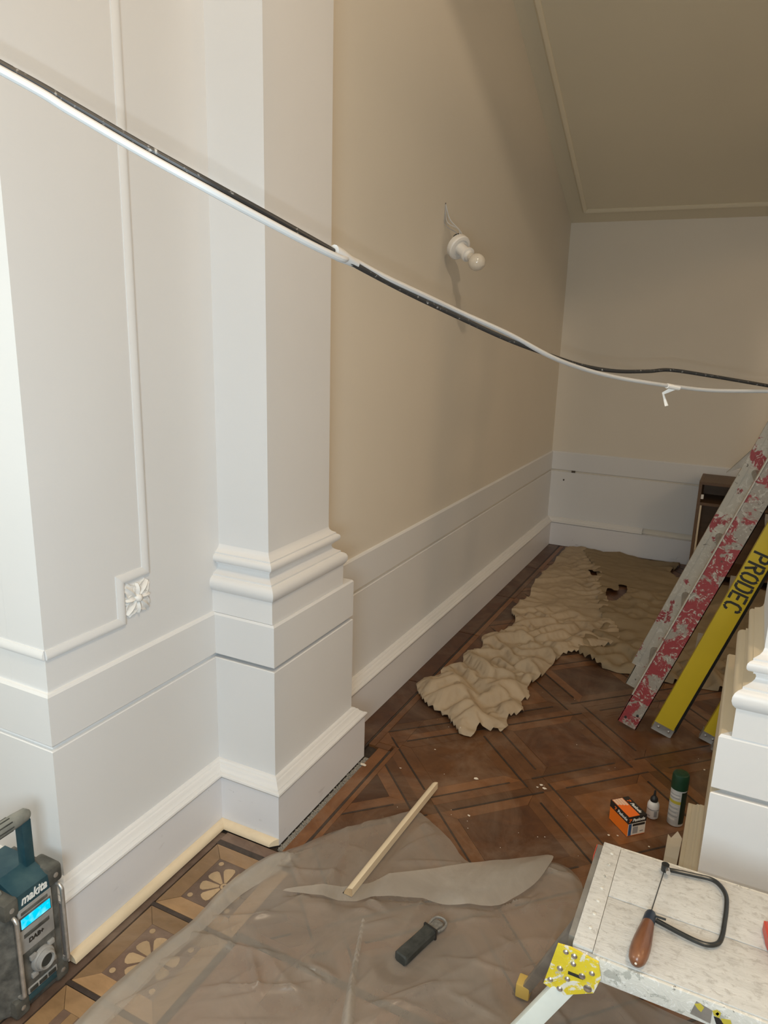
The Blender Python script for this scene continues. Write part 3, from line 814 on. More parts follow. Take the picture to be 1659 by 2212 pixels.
def relaxed_sheet(name, poly, cell, excess, seed, seed2, mat, parent=None, holes=(), levels=2, iters=(200, 60, 20), bend=0.5, bend2=0.0, grav=1e-4, anchor=0.02, fix=0.2, fixk=0.5, zmin=0.003, subsurf=0, **kw):
    """a sheet with more material than the outline it is pushed into: the slack buckles into folds, coarse to fine"""
    xs = [p[0] for p in poly]; ys = [p[1] for p in poly]
    nx = int((max(xs)-min(xs))/cell)+3; ny = int((max(ys)-min(ys))/cell)+3
    gx, gy = np.meshgrid(min(xs)-cell+np.arange(nx)*cell, min(ys)-cell+np.arange(ny)*cell)
    keep = inside(gx[:-1, :-1]+cell/2, gy[:-1, :-1]+cell/2, poly)
    use, edge = grid_masks(keep)
    d, bx, by = seg_dist(gx, gy, poly)
    X0 = np.where(edge, bx, gx); Y0 = np.where(edge, by, gy); d = np.where(edge, 0, d)
    ex = excess(X0, Y0, d); P = np.stack([X0, Y0, zmin+seed(X0, Y0, d)], -1); A = P.copy()
    P = relax(P, A, use, edge, ex, cell, iters[0], bend, bend2, grav, anchor, fix, zmin)
    for l in range(levels):
        P = up2(P); A = up2(A); ex = up2(ex); d = up2(d); cell /= 2
        keep = np.repeat(np.repeat(keep, 2, 0), 2, 1); use, edge = grid_masks(keep)
        P[..., 2] += seed2(A[..., 0], A[..., 1], d)/(l+1)
        P = relax(P, A, use, edge, ex*1.004, cell, iters[l+1], bend, bend2, grav/4, anchor/2, fix*fixk, zmin)
    for hp_ in holes:
        cx_ = 0.25*(A[:-1, :-1]+A[1:, :-1]+A[:-1, 1:]+A[1:, 1:]); keep &= ~inside(cx_[..., 0], cx_[..., 1], hp_)
    use, edge = grid_masks(keep)
    idx = -np.ones(use.shape, int); idx[use] = np.arange(use.sum())
    jj, ii = np.nonzero(keep)
    mb = MB(); mb.v = [tuple(v) for v in P[use].tolist()]
    mb.f = [tuple(f) for f in np.stack([idx[jj, ii], idx[jj, ii+1], idx[jj+1, ii+1], idx[jj+1, ii]], 1).tolist()]
    o = mb.build(name, mat, parent, smooth=180, **kw)
    if subsurf:
        md = o.modifiers.new('subdivision', 'SUBSURF'); md.levels = subsurf; md.render_levels = subsurf
    return o

# ------------------------------------------------------------------ polythene sheet in the foreground
PO = [(-0.85, 0.45), (-1.06, 0.62), (-1.143, 0.871), (-1.13, 1.089), (-1.108, 1.216), (-1.112, 1.34), (-1.095, 1.45), (-1.061, 1.522), (-1.019, 1.592), (-0.953, 1.709),
      (-0.838, 1.845), (-0.792, 1.893), (-0.738, 1.879), (-0.64, 1.82), (-0.549, 1.754), (-0.44, 1.815), (-0.347, 1.872), (-0.286, 1.866), (-0.237, 1.804), (-0.16, 1.62), (-0.05, 1.52), (0.35, 1.48), (0.5, 1.2), (0.4, 0.5)]
CREASES = []
rg = random.Random(21)
for k in range(120):
    cx_, cy_ = rg.uniform(-1.1, 0.1), rg.uniform(0.75, 1.85); a_ = rg.gauss(0.75, 0.55) if rg.random() < 0.7 else rg.uniform(0, PI)
    CREASES.append((cx_, cy_, a_, rg.uniform(0.03, 0.20), rg.uniform(0.0028, 0.0062), rg.uniform(0.003, 0.012), rg.uniform(-0.8, 0.8)))
FLAP = [(-0.95, 1.384), (-0.869, 1.463), (-0.717, 1.585), (-0.527, 1.739), (-0.43, 1.815), (-0.347, 1.875), (-0.345, 1.82), (-0.36, 1.736), (-0.394, 1.662), (-0.439, 1.602), (-0.578, 1.554), (-0.804, 1.451)]
def pressed(x, y):
    """0..1: the film lies flat below the things that rest on it"""
    k_ = np.ones(np.shape(x))
    for (ax_, ay_), (bx_, by_), r_ in (((-0.801, 1.474), (-0.782, 2.03), 0.03), ((-0.583, 1.345), (-0.537, 1.52), 0.034), ((-0.378, 0.998), (-0.378, 0.999), 0.035), ((-0.292, 1.398), (-0.292, 1.399), 0.035)):
        t_ = np.clip(((x-ax_)*(bx_-ax_)+(y-ay_)*(by_-ay_))/((bx_-ax_)**2+(by_-ay_)**2), 0, 1)
        dd = np.hypot(x-ax_-t_*(bx_-ax_), y-ay_-t_*(by_-ay_)); k_ = np.minimum(k_, np.clip((dd-r_)/0.04, 0.0, 1))
    return k_
def film_h(x, y, d):
    z = 0.010*vnoise(x*3+y, y*3-x, 16)+0.004*vnoise(x*9, y*9, 17)+0.012*ridged(x*1.6+y*1.9, y*1.2-x*2.0, 11, 12)
    for cx_, cy_, a_, ln_, w_, h_, cv in CREASES:
        u = (x-cx_)*math.cos(a_)+(y-cy_)*math.sin(a_); v = -(x-cx_)*math.sin(a_)+(y-cy_)*math.cos(a_)-cv*u*u
        tp = np.clip(1-(u/ln_)**2, 0, 1)
        z = z+h_*tp*np.where(v > 0, np.exp(-(v/w_)**2), np.exp(-(v/(w_*2.6))**2))
    return 0.0025+np.minimum(d/0.025, 1)*z*pressed(x, y)*np.where(inside(x, y, FLAP), 0.35, 1.0)
pls = thing('polythene_sheet', (-0.7, 1.2, 0), 'crumpled translucent polythene sheet spread over the foreground floor', 'plastic sheet')
sheet('film', smooth_poly(PO, 4, 0.002), 0.0060, film_h, 'polythene', pls)
def flap_h(x, y, d):
    t_ = np.clip(((x+0.95)*0.6+(y-1.38)*0.55), 0, 1)
    pk = pressed(x, y)
    return 0.006+pk*(0.014+0.010*vnoise(x*5, y*5, 21)+0.045*np.clip((t_-0.35)/0.4, 0, 1)*np.clip(d/0.06, 0, 1)+0.004*vnoise(x*22+y*10, y*8, 22))
sheet('folded_flap', smooth_poly(FLAP, 4), 0.009, flap_h, 'polythene_fold', pls)
EDGE = [(-1.139, 0.86), (-1.128, 1.089), (-1.106, 1.216), (-1.108, 1.34), (-1.09, 1.45), (-1.058, 1.522), (-1.01, 1.53), (-1.02, 1.44), (-1.05, 1.34), (-1.062, 1.20), (-1.075, 1.08), (-1.08, 0.86)]
sheet('folded_edge', smooth_poly(EDGE, 3), 0.008, lambda x, y, d: 0.008+0.016*np.clip(d/0.025, 0, 1)+0.006*vnoise(x*9, y*7, 31), 'polythene_fold', pls)
RIDGE = [(-0.726, 1.415), (-0.716, 1.415), (-0.655, 1.255), (-0.60, 1.15), (-0.54, 1.02), (-0.575, 1.02), (-0.635, 1.15), (-0.672, 1.255)]
sheet('raised_crease', RIDGE, 0.006, lambda x, y, d: 0.012+0.024*np.clip(d/0.010, 0, 1), 'polythene_fold', pls)

# ------------------------------------------------------------------ dust sheets at the back
CL = [(-1.10, 2.61), (-1.03, 2.535), (-0.951, 2.495), (-0.90, 2.47), (-0.83, 2.40), (-0.78, 2.395), (-0.77, 2.46), (-0.735, 2.47), (-0.68, 2.51), (-0.70, 2.60), (-0.655, 2.67), (-0.70, 2.74), (-0.665, 2.80), (-0.71, 2.88),
      (-0.69, 2.985), (-0.662, 3.157), (-0.652, 3.30), (-0.61, 3.33), (-0.56, 3.42), (-0.47, 3.52), (-0.44, 3.66), (-0.525, 3.874), (-0.585, 4.12), (-0.63, 4.25), (-0.68, 4.40), (-0.71, 4.60), (-0.76, 4.80), (-0.88, 5.10), (-0.97, 5.135), (-1.05, 5.06), (-1.045, 4.80),
      (-1.045, 4.50), (-1.05, 4.247), (-1.01, 4.0), (-1.04, 3.86), (-1.035, 3.72), (-0.97, 3.58), (-0.985, 3.42), (-1.05, 3.30), (-1.015, 3.18), (-1.06, 3.05), (-1.03, 2.95), (-1.09, 2.86), (-1.075, 2.78), (-1.13, 2.70)]
def cloth_h(x, y, d):
    wx = x+0.15*(vnoise(x*3.1, y*3.1, 41)-0.5)+0.08*(vnoise(x*8, y*8, 45)-0.5)+0.030*(vnoise(x*20, y*20, 35)-0.5)
    wy = y+0.15*(vnoise(x*3.1+7, y*3.1, 42)-0.5)+0.08*(vnoise(x*8+3, y*8, 46)-0.5)+0.030*(vnoise(x*20+3, y*20, 36)-0.5)
    near = np.clip((3.2-y)/0.40, 0, 1)
    e = np.clip(d/0.030, 0, 1)**0.62
    bun = 0.012+0.030*billow(wx*8+wy*3, wy*5, 43, 0.55)+0.026*billow(wx*17+wy*5, wy*11-wx*4, 44, 0.5)+0.012*billow(wx*36+wy*9, wy*24, 47, 0.5)
    flat = 0.010*vnoise(wx*4, wy*4, 53)+0.024*ridged(wx*6-wy*3, wy*2.6, 54, 9)+0.018*ridged(wx*13+wy*5, wy*7, 55, 8)+0.010*ridged(wx*24-wy*10, wy*16+wx*9, 56, 7)+0.005*ridged(wx*44, wy*36, 57, 5)
    side = np.clip(1-d/0.13, 0, 1)*np.clip(vnoise(x*3, y*3, 58)*1.6-0.1, 0, 0.85)
    k_ = np.clip(np.maximum(near, side), 0, 1)
    return 0.003+e*(0.004+k_*bun+(1-k_)*flat)
def cloth_w(x, y, d):
    k_ = np.clip(d/0.03, 0, 1)
    return (x+k_*0.026*(vnoise(x*15, y*15, 51)-0.5)*2, y+k_*0.026*(vnoise(x*15+9, y*15, 52)-0.5)*2)
hole1 = smooth_poly([(-0.80, 4.62), (-0.77, 4.55), (-0.715, 4.52), (-0.70, 4.57), (-0.735, 4.62), (-0.76, 4.60)], 3, 0.004)
def slack(x, y, d):
    near = np.clip((3.2-y)/0.45, 0, 1); patch = np.clip(vnoise(x*3.5+1, y*3.0, 58)*3-1.15, 0, 1)
    return 1.006+np.clip(d/0.03, 0, 1)*(0.18*near*(0.4+0.8*vnoise(x*5, y*5, 60))+0.14*patch)
def seed_z(x, y, d):
    near = np.clip((3.2-y)/0.45, 0, 1)
    wx = x+0.12*(vnoise(x*4, y*4, 45)-0.5); wy = y+0.12*(vnoise(x*4+3, y*4, 46)-0.5)
    return np.clip(d/0.03, 0, 1)*((0.020+0.026*near)*vnoise(wx*6+wy*4, wy*3-wx*2, 81)+(0.012+0.018*near)*vnoise(wx*13-wy*5, wy*9+wx*3, 82)+0.008*ridged(wx*9-wy*4, wy*6, 86, 6))
relaxed_sheet('dust_sheet', smooth_poly(CL, 3, 0.006), 0.0185, slack, seed_z, lambda x, y, d: 0.0045*vnoise(x*36, y*30, 85), 'dust_sheet_cloth', None, holes=(hole1,), bend=0.6, bend2=0.35, fix=0.6, fixk=1.0, grav=6e-5, subsurf=1,
      label='crumpled beige cotton dust sheet bunched along the left of the floor', category='dust sheet', org=(-0.9, 3.6, 0))
CL2 = [(-0.655, 3.36), (-0.60, 3.37), (-0.574, 3.345), (-0.52, 3.295), (-0.457, 3.25), (-0.342, 3.235), (-0.1, 3.25), (0.35, 3.35), (0.60, 3.6), (0.66, 4.3), (0.6, 4.75), (-0.275, 4.79), (-0.285, 5.085), (-0.4, 5.10), (-0.60, 5.11), (-0.90, 5.13), (-0.90, 5.0), (-0.78, 4.72), (-0.72, 4.5), (-0.66, 4.2), (-0.60, 3.95), (-0.55, 3.75), (-0.60, 3.55)]
hole2 = smooth_poly([(-0.60, 4.15), (-0.55, 4.17), (-0.515, 4.30), (-0.535, 4.45), (-0.575, 4.44), (-0.565, 4.33), (-0.62, 4.31)], 3, 0.004)
def cloth2_h(x, y, d):
    wx = x+0.10*(vnoise(x*3, y*3, 61)-0.5); wy = y+0.10*(vnoise(x*3+4, y*3, 62)-0.5)
    e = np.clip(d/0.025, 0, 1)**0.6; nr = np.clip((3.75-y)/0.4, 0, 1)
    return 0.003+e*(0.008+0.014*np.exp(-((d-0.03)/0.03)**2)+0.020*ridged(wx*2.2+wy, wy*4.5, 63, 12)+0.012*ridged(wx*4+wy*3, wy*7-wx*2, 64, 10)+0.006*ridged(wx*12, wy*14, 67, 7)+nr*0.022*ridged(wx*13, wy*16, 65, 2)+0.004*vnoise(x*14, y*14, 66))
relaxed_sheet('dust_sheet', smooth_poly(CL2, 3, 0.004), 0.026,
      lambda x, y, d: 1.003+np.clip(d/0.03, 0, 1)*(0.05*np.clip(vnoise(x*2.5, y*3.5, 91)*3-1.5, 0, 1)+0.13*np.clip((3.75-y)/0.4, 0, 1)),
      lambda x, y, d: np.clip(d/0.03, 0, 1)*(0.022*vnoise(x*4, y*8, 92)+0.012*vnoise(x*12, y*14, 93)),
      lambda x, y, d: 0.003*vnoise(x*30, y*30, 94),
      'dust_sheet_cloth_shaded', None, holes=(hole2,), bend=0.8, bend2=0.3, fix=0.6, fixk=1.0, grav=4e-5, subsurf=1,
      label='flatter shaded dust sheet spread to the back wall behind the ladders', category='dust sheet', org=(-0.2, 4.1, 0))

# ------------------------------------------------------------------ ladders leaning to the right
def rail(name, parent, mat, xf, yf, lean, width, depth, L, channel=False, cut=True, flange=0.018):
    """xf: x of the right lower corner on the floor; yf: front face y"""
    ax = Vector((math.sin(lean), 0, math.cos(lean))); ac = Vector((-math.cos(lean), 0, math.sin(lean)))   # across, to the upper left
    Mx = frame(Vector((xf, yf, 0.002)), ax, ac)   # local x along, y across, z = ax x ac
    zdir = ax.cross(ac)                            # -> y direction sign
    sg = 1 if zdir.y > 0 else -1
    mb = MB(); lift = width*math.sin(0)
    if channel:
        t_ = 0.003
        mb.box((0, 0, 0), (L, width, sg*t_), Mx)
        mb.box((0, 0, 0), (L, t_, sg*depth), Mx)
        mb.box((0, width-t_, 0), (L, width, sg*depth), Mx)
    else:
        mb.box((0, 0, min(0, sg*depth)), (L, width, max(0, sg*depth)), Mx, bev=0.004)
    o = mb.build(name, mat, parent, smooth=30)
    return o, Mx, sg
LEAN1 = math.atan(0.352); LEAN2 = math.atan(0.331)
l1 = thing('red_ladder', (-0.26, 2.95, 0), 'old red aluminium ladder caked in white paint, left of the yellow one', 'ladder')
f1, M1, s1 = rail('stile', l1, 'red_spatter', -0.238, 2.758, LEAN1, 0.074, 0.030, 2.72, True)
f2, M2, s2 = rail('stile', l1, 'grey_spatter', -0.262, 3.10, LEAN1, 0.074, 0.030, 2.72, True)
# raised flange strip along the left edge of the front stile
MB().box((0.13, 0.072, -s1*0.004), (2.72, 0.0765, s1*0.030), M1).build('flange', 'grey_spatter', l1, smooth=0)
MB().box((0.10, 0.070, 0.002), (2.72, 0.092, s2*0.03), M2).build('flange', 'grey_spatter', l1, smooth=0)
for k in range(9):
    L = 0.20+k*0.28
    a = M1 @ Vector((L, 0.04, 0.01*s1)); b2 = M2 @ Vector((L, 0.04, 0.01*s2))
    MB().tube([a, b2], 0.015, 10).build('rung', 'alloy', l1)
for q in ((0.03, 0.055), (0.06, 0.02)):
    MB().lathe([(0.005, 0), (0.005, 0.003), (0.002, 0.004)], 10, axis_frame(M1 @ Vector((q[0], q[1], 0)), (0, -1, 0))).build('rivet', 'dark_metal', l1)
# bracket plate poking out behind the ladder
bq = M2 @ Vector((1.06, 0.074, 0))
MB().add([bq+Vector(p) for p in ((0,0,0.0),(-0.075,0.03,-0.045),(-0.075,0.06,-0.045),(0,0.03,0),(0.035,0,0.10),(0.035,0.03,0.10))],
         [(0,1,2,3),(0,4,1),(3,2,5),(1,4,5,2),(0,3,5,4)]).build('tread_bracket', 'alloy', l1, smooth=0)
l2 = thing('yellow_ladder', (-0.10, 2.8, 0), 'yellow fibreglass stepladder with black stencilled lettering leaning right', 'ladder')
g1, G1, t1 = rail('stile', l2, 'ladder_yellow', -0.112, 2.772, LEAN2, 0.075, 0.030, 2.70)
g2, G2, t2 = rail('stile', l2, 'ladder_yellow', 0.040, 2.800, LEAN2, 0.052, 0.030, 2.55)
g3, G3, t3 = rail('stile', l2, 'ladder_yellow', 0.085, 2.735, LEAN2, 0.052, 0.025, 2.5)
rail('rear_rail', l2, 'dark_metal', -0.097, 2.806, LEAN2, 0.06, 0.02, 2.6)
for Gx, tx, wd in ((G1, t1, 0.072), (G2, t2, 0.052), (G3, t3, 0.052)):
    ft = MB().box((-0.004, -0.002, -tx*0.003), (0.030, wd+0.002, tx*0.033), Gx, bev=0.001).build('foot_plate', 'alloy', l2)
    for q in (0.2, 0.75):
        MB().lathe([(0.005, 0), (0.0045, 0.002), (0.002, 0.003)], 10, axis_frame(Gx @ Vector((0.017, wd*q, -tx*0.003)), (0, -1, 0))).build('rivet', 'steel', ft)
for k in range(8):
    L = 0.30+k*0.28
    a = G1 @ Vector((L, 0.03, 0.03*t1)); 
    MB().box((a.x-0.028, a.y+0.001, a.z-0.010), (a.x+0.016, a.y+0.33, a.z+0.010)).build('tread', 'alloy', l2, smooth=0)
# stencil letters P R O D E C running down the stile: tops to the right, reading downwards
ST = {'P': [[(0,0),(0,1)], [(0.3,1),(0.7,1),(0.95,0.88),(0.95,0.62),(0.7,0.5),(0.3,0.5)]],
      'R': [[(0,0),(0,1)], [(0.3,1),(0.7,1),(0.95,0.88),(0.95,0.64),(0.7,0.52),(0.3,0.52)], [(0.5,0.42),(0.95,0)]],
      'O': [[(0.35,1),(0.12,0.9),(0,0.75),(0,0.25),(0.12,0.1),(0.35,0)], [(0.65,1),(0.88,0.9),(1,0.75),(1,0.25),(0.88,0.1),(0.65,0)]],
      'D': [[(0,0),(0,1)], [(0.32,1),(0.65,1),(0.92,0.85),(1,0.6),(1,0.4),(0.92,0.15),(0.65,0),(0.32,0)]],
      'E': [[(0,0),(0,1)], [(0.3,1),(0.95,1)], [(0.3,0.5),(0.8,0.5)], [(0.3,0),(0.95,0)]],
      'C': [[(0.45,1),(0.2,0.95),(0,0.75),(0,0.25),(0.2,0.05),(0.45,0)], [(0.7,1),(0.93,0.9),(0.97,0.8)], [(0.7,0),(0.93,0.1),(0.97,0.2)]]}
lt = MB()
def stroke(mb, pts, w_, fn):
    """one mitred ribbon per stencil stroke"""
    pts = [Vector(p) for p in pts]; L_, R_ = [], []
    for i, p in enumerate(pts):
        d0 = (pts[i]-pts[i-1]).normalized() if i else (pts[1]-pts[0]).normalized()
        d1 = (pts[i+1]-pts[i]).normalized() if i < len(pts)-1 else d0
        n0 = Vector((-d0.y, d0.x)); n1 = Vector((-d1.y, d1.x)); n_ = (n0+n1)/(1+n0.dot(n1))*w_/2
        q = p-d0*w_*0.3 if i == 0 else (p+d0*w_*0.3 if i == len(pts)-1 else p)
        L_.append(q+n_); R_.append(q-n_)
    m_ = len(pts)
    for i in range(m_-1):
        c = [L_[i], R_[i], R_[i+1], L_[i+1]]
        mb.add([fn(v.x, v.y, 0.0001) for v in c]+[fn(v.x, v.y, 0.0009) for v in c], [(0,1,2,3),(7,6,5,4),(0,4,5,1),(2,6,7,3)]+([(3,7,4,0)] if m_ == 2 else [])+([(1,5,6,2)])+[(0,3,7,4)])
LH, LW, LP = 0.054, 0.027, 0.0405
for k, ch in enumerate('PRODEC'):
    for pts in ST[ch]:
        # letter x -> down the stile (-local x); letter y (up) -> towards local -y (right)
        stroke(lt, [(a*LW, b_*LH) for a, b_ in pts], 0.0090,
               lambda X, Y, H, k=k: G1 @ Vector((0.795-k*LP-X, 0.0655-Y, -t1*H)))
lt.build('lettering', 'stencil_black', l2, smooth=0)

# ------------------------------------------------------------------ brown cabinet at the back
cb = thing('open_cabinet', (0.05, 4.97, 0), 'dark brown open wooden cabinet against the back wall', 'cabinet')
cx0, cx1, cy0, cy1, cz = -0.226, 0.40, 4.83, 5.135, 0.632
MB().box((cx0, cy0, 0.0), (cx0+0.018, cy1, cz)).build('side_panel', 'cabinet_wood', cb, smooth=0)
MB().box((cx1-0.018, cy0, 0.0), (cx1, cy1, cz)).build('side_panel', 'cabinet_wood', cb, smooth=0)
MB().box((cx0+0.0185, cy0, cz-0.018), (cx1-0.0185, cy1-0.009, cz)).build('top_panel', 'cabinet_wood', cb, smooth=0)
MB().box((cx0+0.0185, cy1-0.008, 0.0), (cx1-0.0185, cy1, cz-0.001)).build('back_panel', 'cabinet_wood', cb, smooth=0)
MB().box((cx0+0.0185, cy0+0.004, 0.485), (cx1-0.0185, cy1-0.009, 0.502)).build('shelf', 'cabinet_wood', cb, smooth=0)
MB().box((cx0+0.0185, cy0+0.02, 0.05), (cx1-0.0185, cy1-0.009, 0.066)).build('shelf', 'cabinet_wood', cb, smooth=0)
MB().box((cx0+0.0195, cy0-0.002, 0.525), (cx0+0.034, cy0+0.012, 0.552)).build('runner_clip', 'white_plastic', cb, smooth=0)
MB().box((cx0+0.0195, cy0+0.002, 0.068), (cx0+0.030, cy0+0.02, 0.484)).build('edge_strip', 'bare_primer', cb, smooth=0)

# ------------------------------------------------------------------ wall lamp fitting hanging off its wires
lm = thing('lamp_fitting', (XF-UP, 2.96, 1.80), 'bare white batten lampholder with unlit bulb hanging off the far wall', 'lamp')
LC = Vector((-1.168, 3.010, 1.824)); LB = Vector((-1.068, 2.962, 1.760)); LA = (LB-LC).normalized()
FR = axis_frame(LC, LA) @ Matrix.Scale(1.22, 4)
MB().lathe([(0.030, -0.014), (0.041, -0.014), (0.042, -0.012), (0.042, 0.004), (0.039, 0.008), (0.030, 0.009), (0.029, 0.006), (0.018, 0.006)], 28, FR).build('pattress', 'white_plastic', lm)
MB().lathe([(0.019, 0.005), (0.0185, 0.030), (0.0175, 0.046), (0.0245, 0.047), (0.0245, 0.053), (0.0175, 0.054), (0.0165, 0.064), (0.013, 0.064)], 24, FR).build('lampholder', 'white_plastic', lm)
bl = [(0.0135, 0.062), (0.0145, 0.070)]
for k in range(11):
    a = -PI*0.32+k*(PI*0.82)/10; bl.append((0.0285*math.cos(a), 0.1025+0.0285*math.sin(a)))
MB().lathe(bl, 24, FR).build('bulb', 'bulb_glass', lm)
hp = Vector((XF-UP+0.001, 2.997, 1.993))
bk = LC-LA*0.014
for k, (o1, o2, r_) in enumerate((((0.010, 0.004, -0.07), (0.030, -0.012, 0.05), 0.0022), ((0.018, 0.014, -0.06), (0.034, 0.020, 0.035), 0.0028), ((0.006, -0.006, -0.08), (0.014, -0.016, 0.03), 0.0016))):
    MB().tube(bez([hp, hp+Vector(o1), bk+Vector((-0.01, 0.0, 0.03))+Vector(o2)*0.6, bk+Vector((0.004*k, 0.006*k, 0.006))], 8), r_, 8).build('wire', 'white_cable' if k < 2 else 'grey_print', lm)
MB().tube(bez([bk+Vector((0,0,0.012)), bk+Vector((-0.012,-0.010,0.035)), bk+Vector((0.004,0.006,0.045)), bk+Vector((0.010,-0.004,0.012)), bk+Vector((-0.01,0.0,-0.012))], 8), 0.004, 8).build('wire', 'rubber_charcoal', lm)
MB().lathe([(0.004, 0), (0.004, 0.0015)], 10, axis_frame(hp, (1,0,0))).build('cable_hole', 'crevice', lm)

# ------------------------------------------------------------------ cables strung across
B = [(-1.02, 0.12, 1.94), (-0.85, 0.33, 1.84), (-0.683,0.534,1.732),(-0.645,0.58,1.706),(-0.602,0.627,1.676),(-0.554,0.676,1.645),(-0.526,0.73,1.623),(-0.504,0.792,1.602),(-0.490,0.852,1.585),(-0.486,0.875,1.578),(-0.474,1.022,1.549),(-0.447,1.186,1.515),(-0.405,1.313,1.482),(-0.360,1.442,1.454),(-0.318,1.548,1.433),(-0.266,1.628,1.422),(-0.212,1.712,1.421),(-0.172,1.778,1.423),(-0.089,1.861,1.410),(0.027,1.959,1.390),(0.066,1.975,1.384)]
W = [(-1.01, 0.11, 1.93), (-0.84, 0.32, 1.83), (-0.672,0.525,1.723),(-0.635,0.57,1.696),(-0.593,0.617,1.666),(-0.545,0.666,1.635),(-0.519,0.719,1.614),(-0.497,0.782,1.594),(-0.485,0.842,1.581),(-0.487,0.875,1.582),(-0.479,0.955,1.566),(-0.466,1.071,1.546),(-0.449,1.188,1.524),(-0.406,1.315,1.492),(-0.355,1.421,1.453),(-0.313,1.526,1.428),(-0.263,1.615,1.410),(-0.206,1.686,1.398),(-0.156,1.754,1.389),(-0.084,1.833,1.380),(0.028,1.933,1.379),(0.066,1.950,1.378)]
bc = thing('black_cable', (-0.35, 1.3, 1.45), 'black electrical cable strung across the opening beside the white one', 'cable')
MB().tube(bez(B, 6), 0.0040, 10).build('sheath', 'black_cable', bc)
wc = thing('white_cable', (-0.34, 1.29, 1.44), 'white electrical cable strung across the opening beside the black one', 'cable')
MB().tube(bez(W, 6), 0.0043, 10).build('sheath', 'white_cable', wc)
a, b2 = Vector((-0.4925, 0.838, 1.589)), Vector((-0.4855, 0.886, 1.577))
MB().tube([a, a.lerp(b2, .3), a.lerp(b2, .7), b2], [0.0085, 0.0085, 0.0062, 0.0050], 12).build('tape_sleeve', 'white_cable', wc)
tp = Vector((-0.160, 1.750, 1.388))
MB().tube([tp-Vector((0.012, 0.018, -0.003)), tp, tp+Vector((0.010, 0.012, -0.002))], 0.0056, 10).build('tape_wrap', 'white_plastic', wc)
MB().add([tp+Vector(p) for p in ((0,0,0.003),(-0.022,-0.004,-0.013),(-0.018,-0.002,-0.017),(0.004,0.004,-0.006),(-0.007,0.0,-0.041),(-0.013,-0.002,-0.043),(0.001,0.003,0.003),(-0.021,-0.002,-0.013),(-0.017,0.0,-0.017),(0.005,0.006,-0.006),(-0.006,0.002,-0.041),(-0.012,0.0,-0.043))],
         [(0,1,2,3),(2,1,5,4),(6,9,8,7),(8,10,11,7),(0,6,7,1),(1,7,11,5),(5,11,10,4),(4,10,8,2),(2,8,9,3),(3,9,6,0)]).build('tape_tail', 'white_plastic', wc, smooth=0)

# ------------------------------------------------------------------ offcut of beading on the polythene
A0, A1 = Vector((-0.801, 1.474, 0.0075)), Vector((-0.782, 2.030, 0.0075))
d = (A1-A0).normalized(); sd = Vector((d.y, -d.x, 0)).normalized()
of = thing('beading_offcut', (-0.79, 1.75, 0.0075), 'loose pine beading offcut lying on the polythene', 'wood strip')
r_ = 0.024
pr = [(-0.004-r_*0.5, 0.0)]+[(r_*0.5-r_*1.05*math.sin(t_*PI/16)+0.001, r_*math.cos(t_*PI/16)) for t_ in range(9)][::-1]+[(r_*0.5+0.001, 0.0)]
k = len(pr)
MB().add([A0+sd*p+Vector((0,0,q)) for p, q in pr]+[A1+sd*p+Vector((0,0,q)) for p, q in pr],
         [(i, (i+1) % k, k+(i+1) % k, k+i) for i in range(k)]).build('moulded_face', 'pine', of)
MB().add([A0+sd*p+Vector((0,0,q))-d*0.0006 for p, q in pr]+[A0+sd*p+Vector((0,0,q))+d*0.001 for p, q in pr], [tuple(range(k)), tuple(range(2*k-1, k-1, -1))]+[(i, (i+1) % k, k+(i+1) % k, k+i) for i in range(k)]).build('cut_end', 'border_cream', of, smooth=0)
MB().add([A1+sd*p+Vector((0,0,q))-d*0.001 for p, q in pr]+[A1+sd*p+Vector((0,0,q))+d*0.0006 for p, q in pr], [tuple(range(k)), tuple(range(2*k-1, k-1, -1))]+[(i, (i+1) % k, k+(i+1) % k, k+i) for i in range(k)]).build('cut_end', 'pine', of, smooth=0)

# ------------------------------------------------------------------ black handled tool on the polythene
H0, H1 = Vector((-0.583, 1.345, 0)), Vector((-0.543, 1.487, 0)); hd = (H1-H0).normalized()
hs = Vector((hd.y, -hd.x, 0)); 
kn = thing('black_tool', (-0.56, 1.42, 0.0035), 'black rubber gripped hand tool with a clear grey loop end', 'tool')
Mx = frame(Vector((H0.x, H0.y, 0.0035)), hd, hs)
GL = 0.118
rings = []
for u, w_, hh in ((0, 0.0165, 0.012), (0.003, 0.0185, 0.014), (0.02, 0.0185, 0.0145), (0.06, 0.0175, 0.0145), (0.10, 0.0175, 0.0145), (0.112, 0.0185, 0.015), (0.118, 0.0185, 0.015), (0.1185, 0.0165, 0.013)):
    rings.append([(u, s_*w_, hh*0.94*zz+hh) for s_, zz in ((-1, -0.6), (-0.7, -1), (0.7, -1), (1, -0.6), (1, 0.55), (0.72, 1), (-0.72, 1), (-1, 0.55))])
Mg = Mx @ Matrix.Scale(-1, 4, (0, 0, 1)) if (hd.cross(hs)).z < 0 else Mx
MB().loft(rings, Mg).build('grip', 'rubber_charcoal', kn)
MB().box((0.112, -0.0195, 0.0005), (0.118, 0.0195, 0.030), Mg, bev=0.001).build('collar', 'black_plastic', kn)
MB().loft([[(u, s_*w_, 0.0135+zz*h_) for s_, zz in ((-1, -1), (1, -1), (1, 1), (-1, 1))] for u, w_, h_ in ((0.118, 0.012, 0.007), (0.135, 0.011, 0.006), (0.150, 0.013, 0.006), (0.156, 0.008, 0.004))], Mg).build('blade_tang', 'clear_grey', kn)
lp = [(0.128+0.0, -0.015, 0.014), (0.145, -0.019, 0.015), (0.162, -0.016, 0.016), (0.169, 0.0, 0.016), (0.162, 0.016, 0.016), (0.145, 0.019, 0.015), (0.128, 0.014, 0.014)]
MB().tube(bez(lp, 5), 0.0035, 8, Mg).build('loop', 'clear_grey', kn)

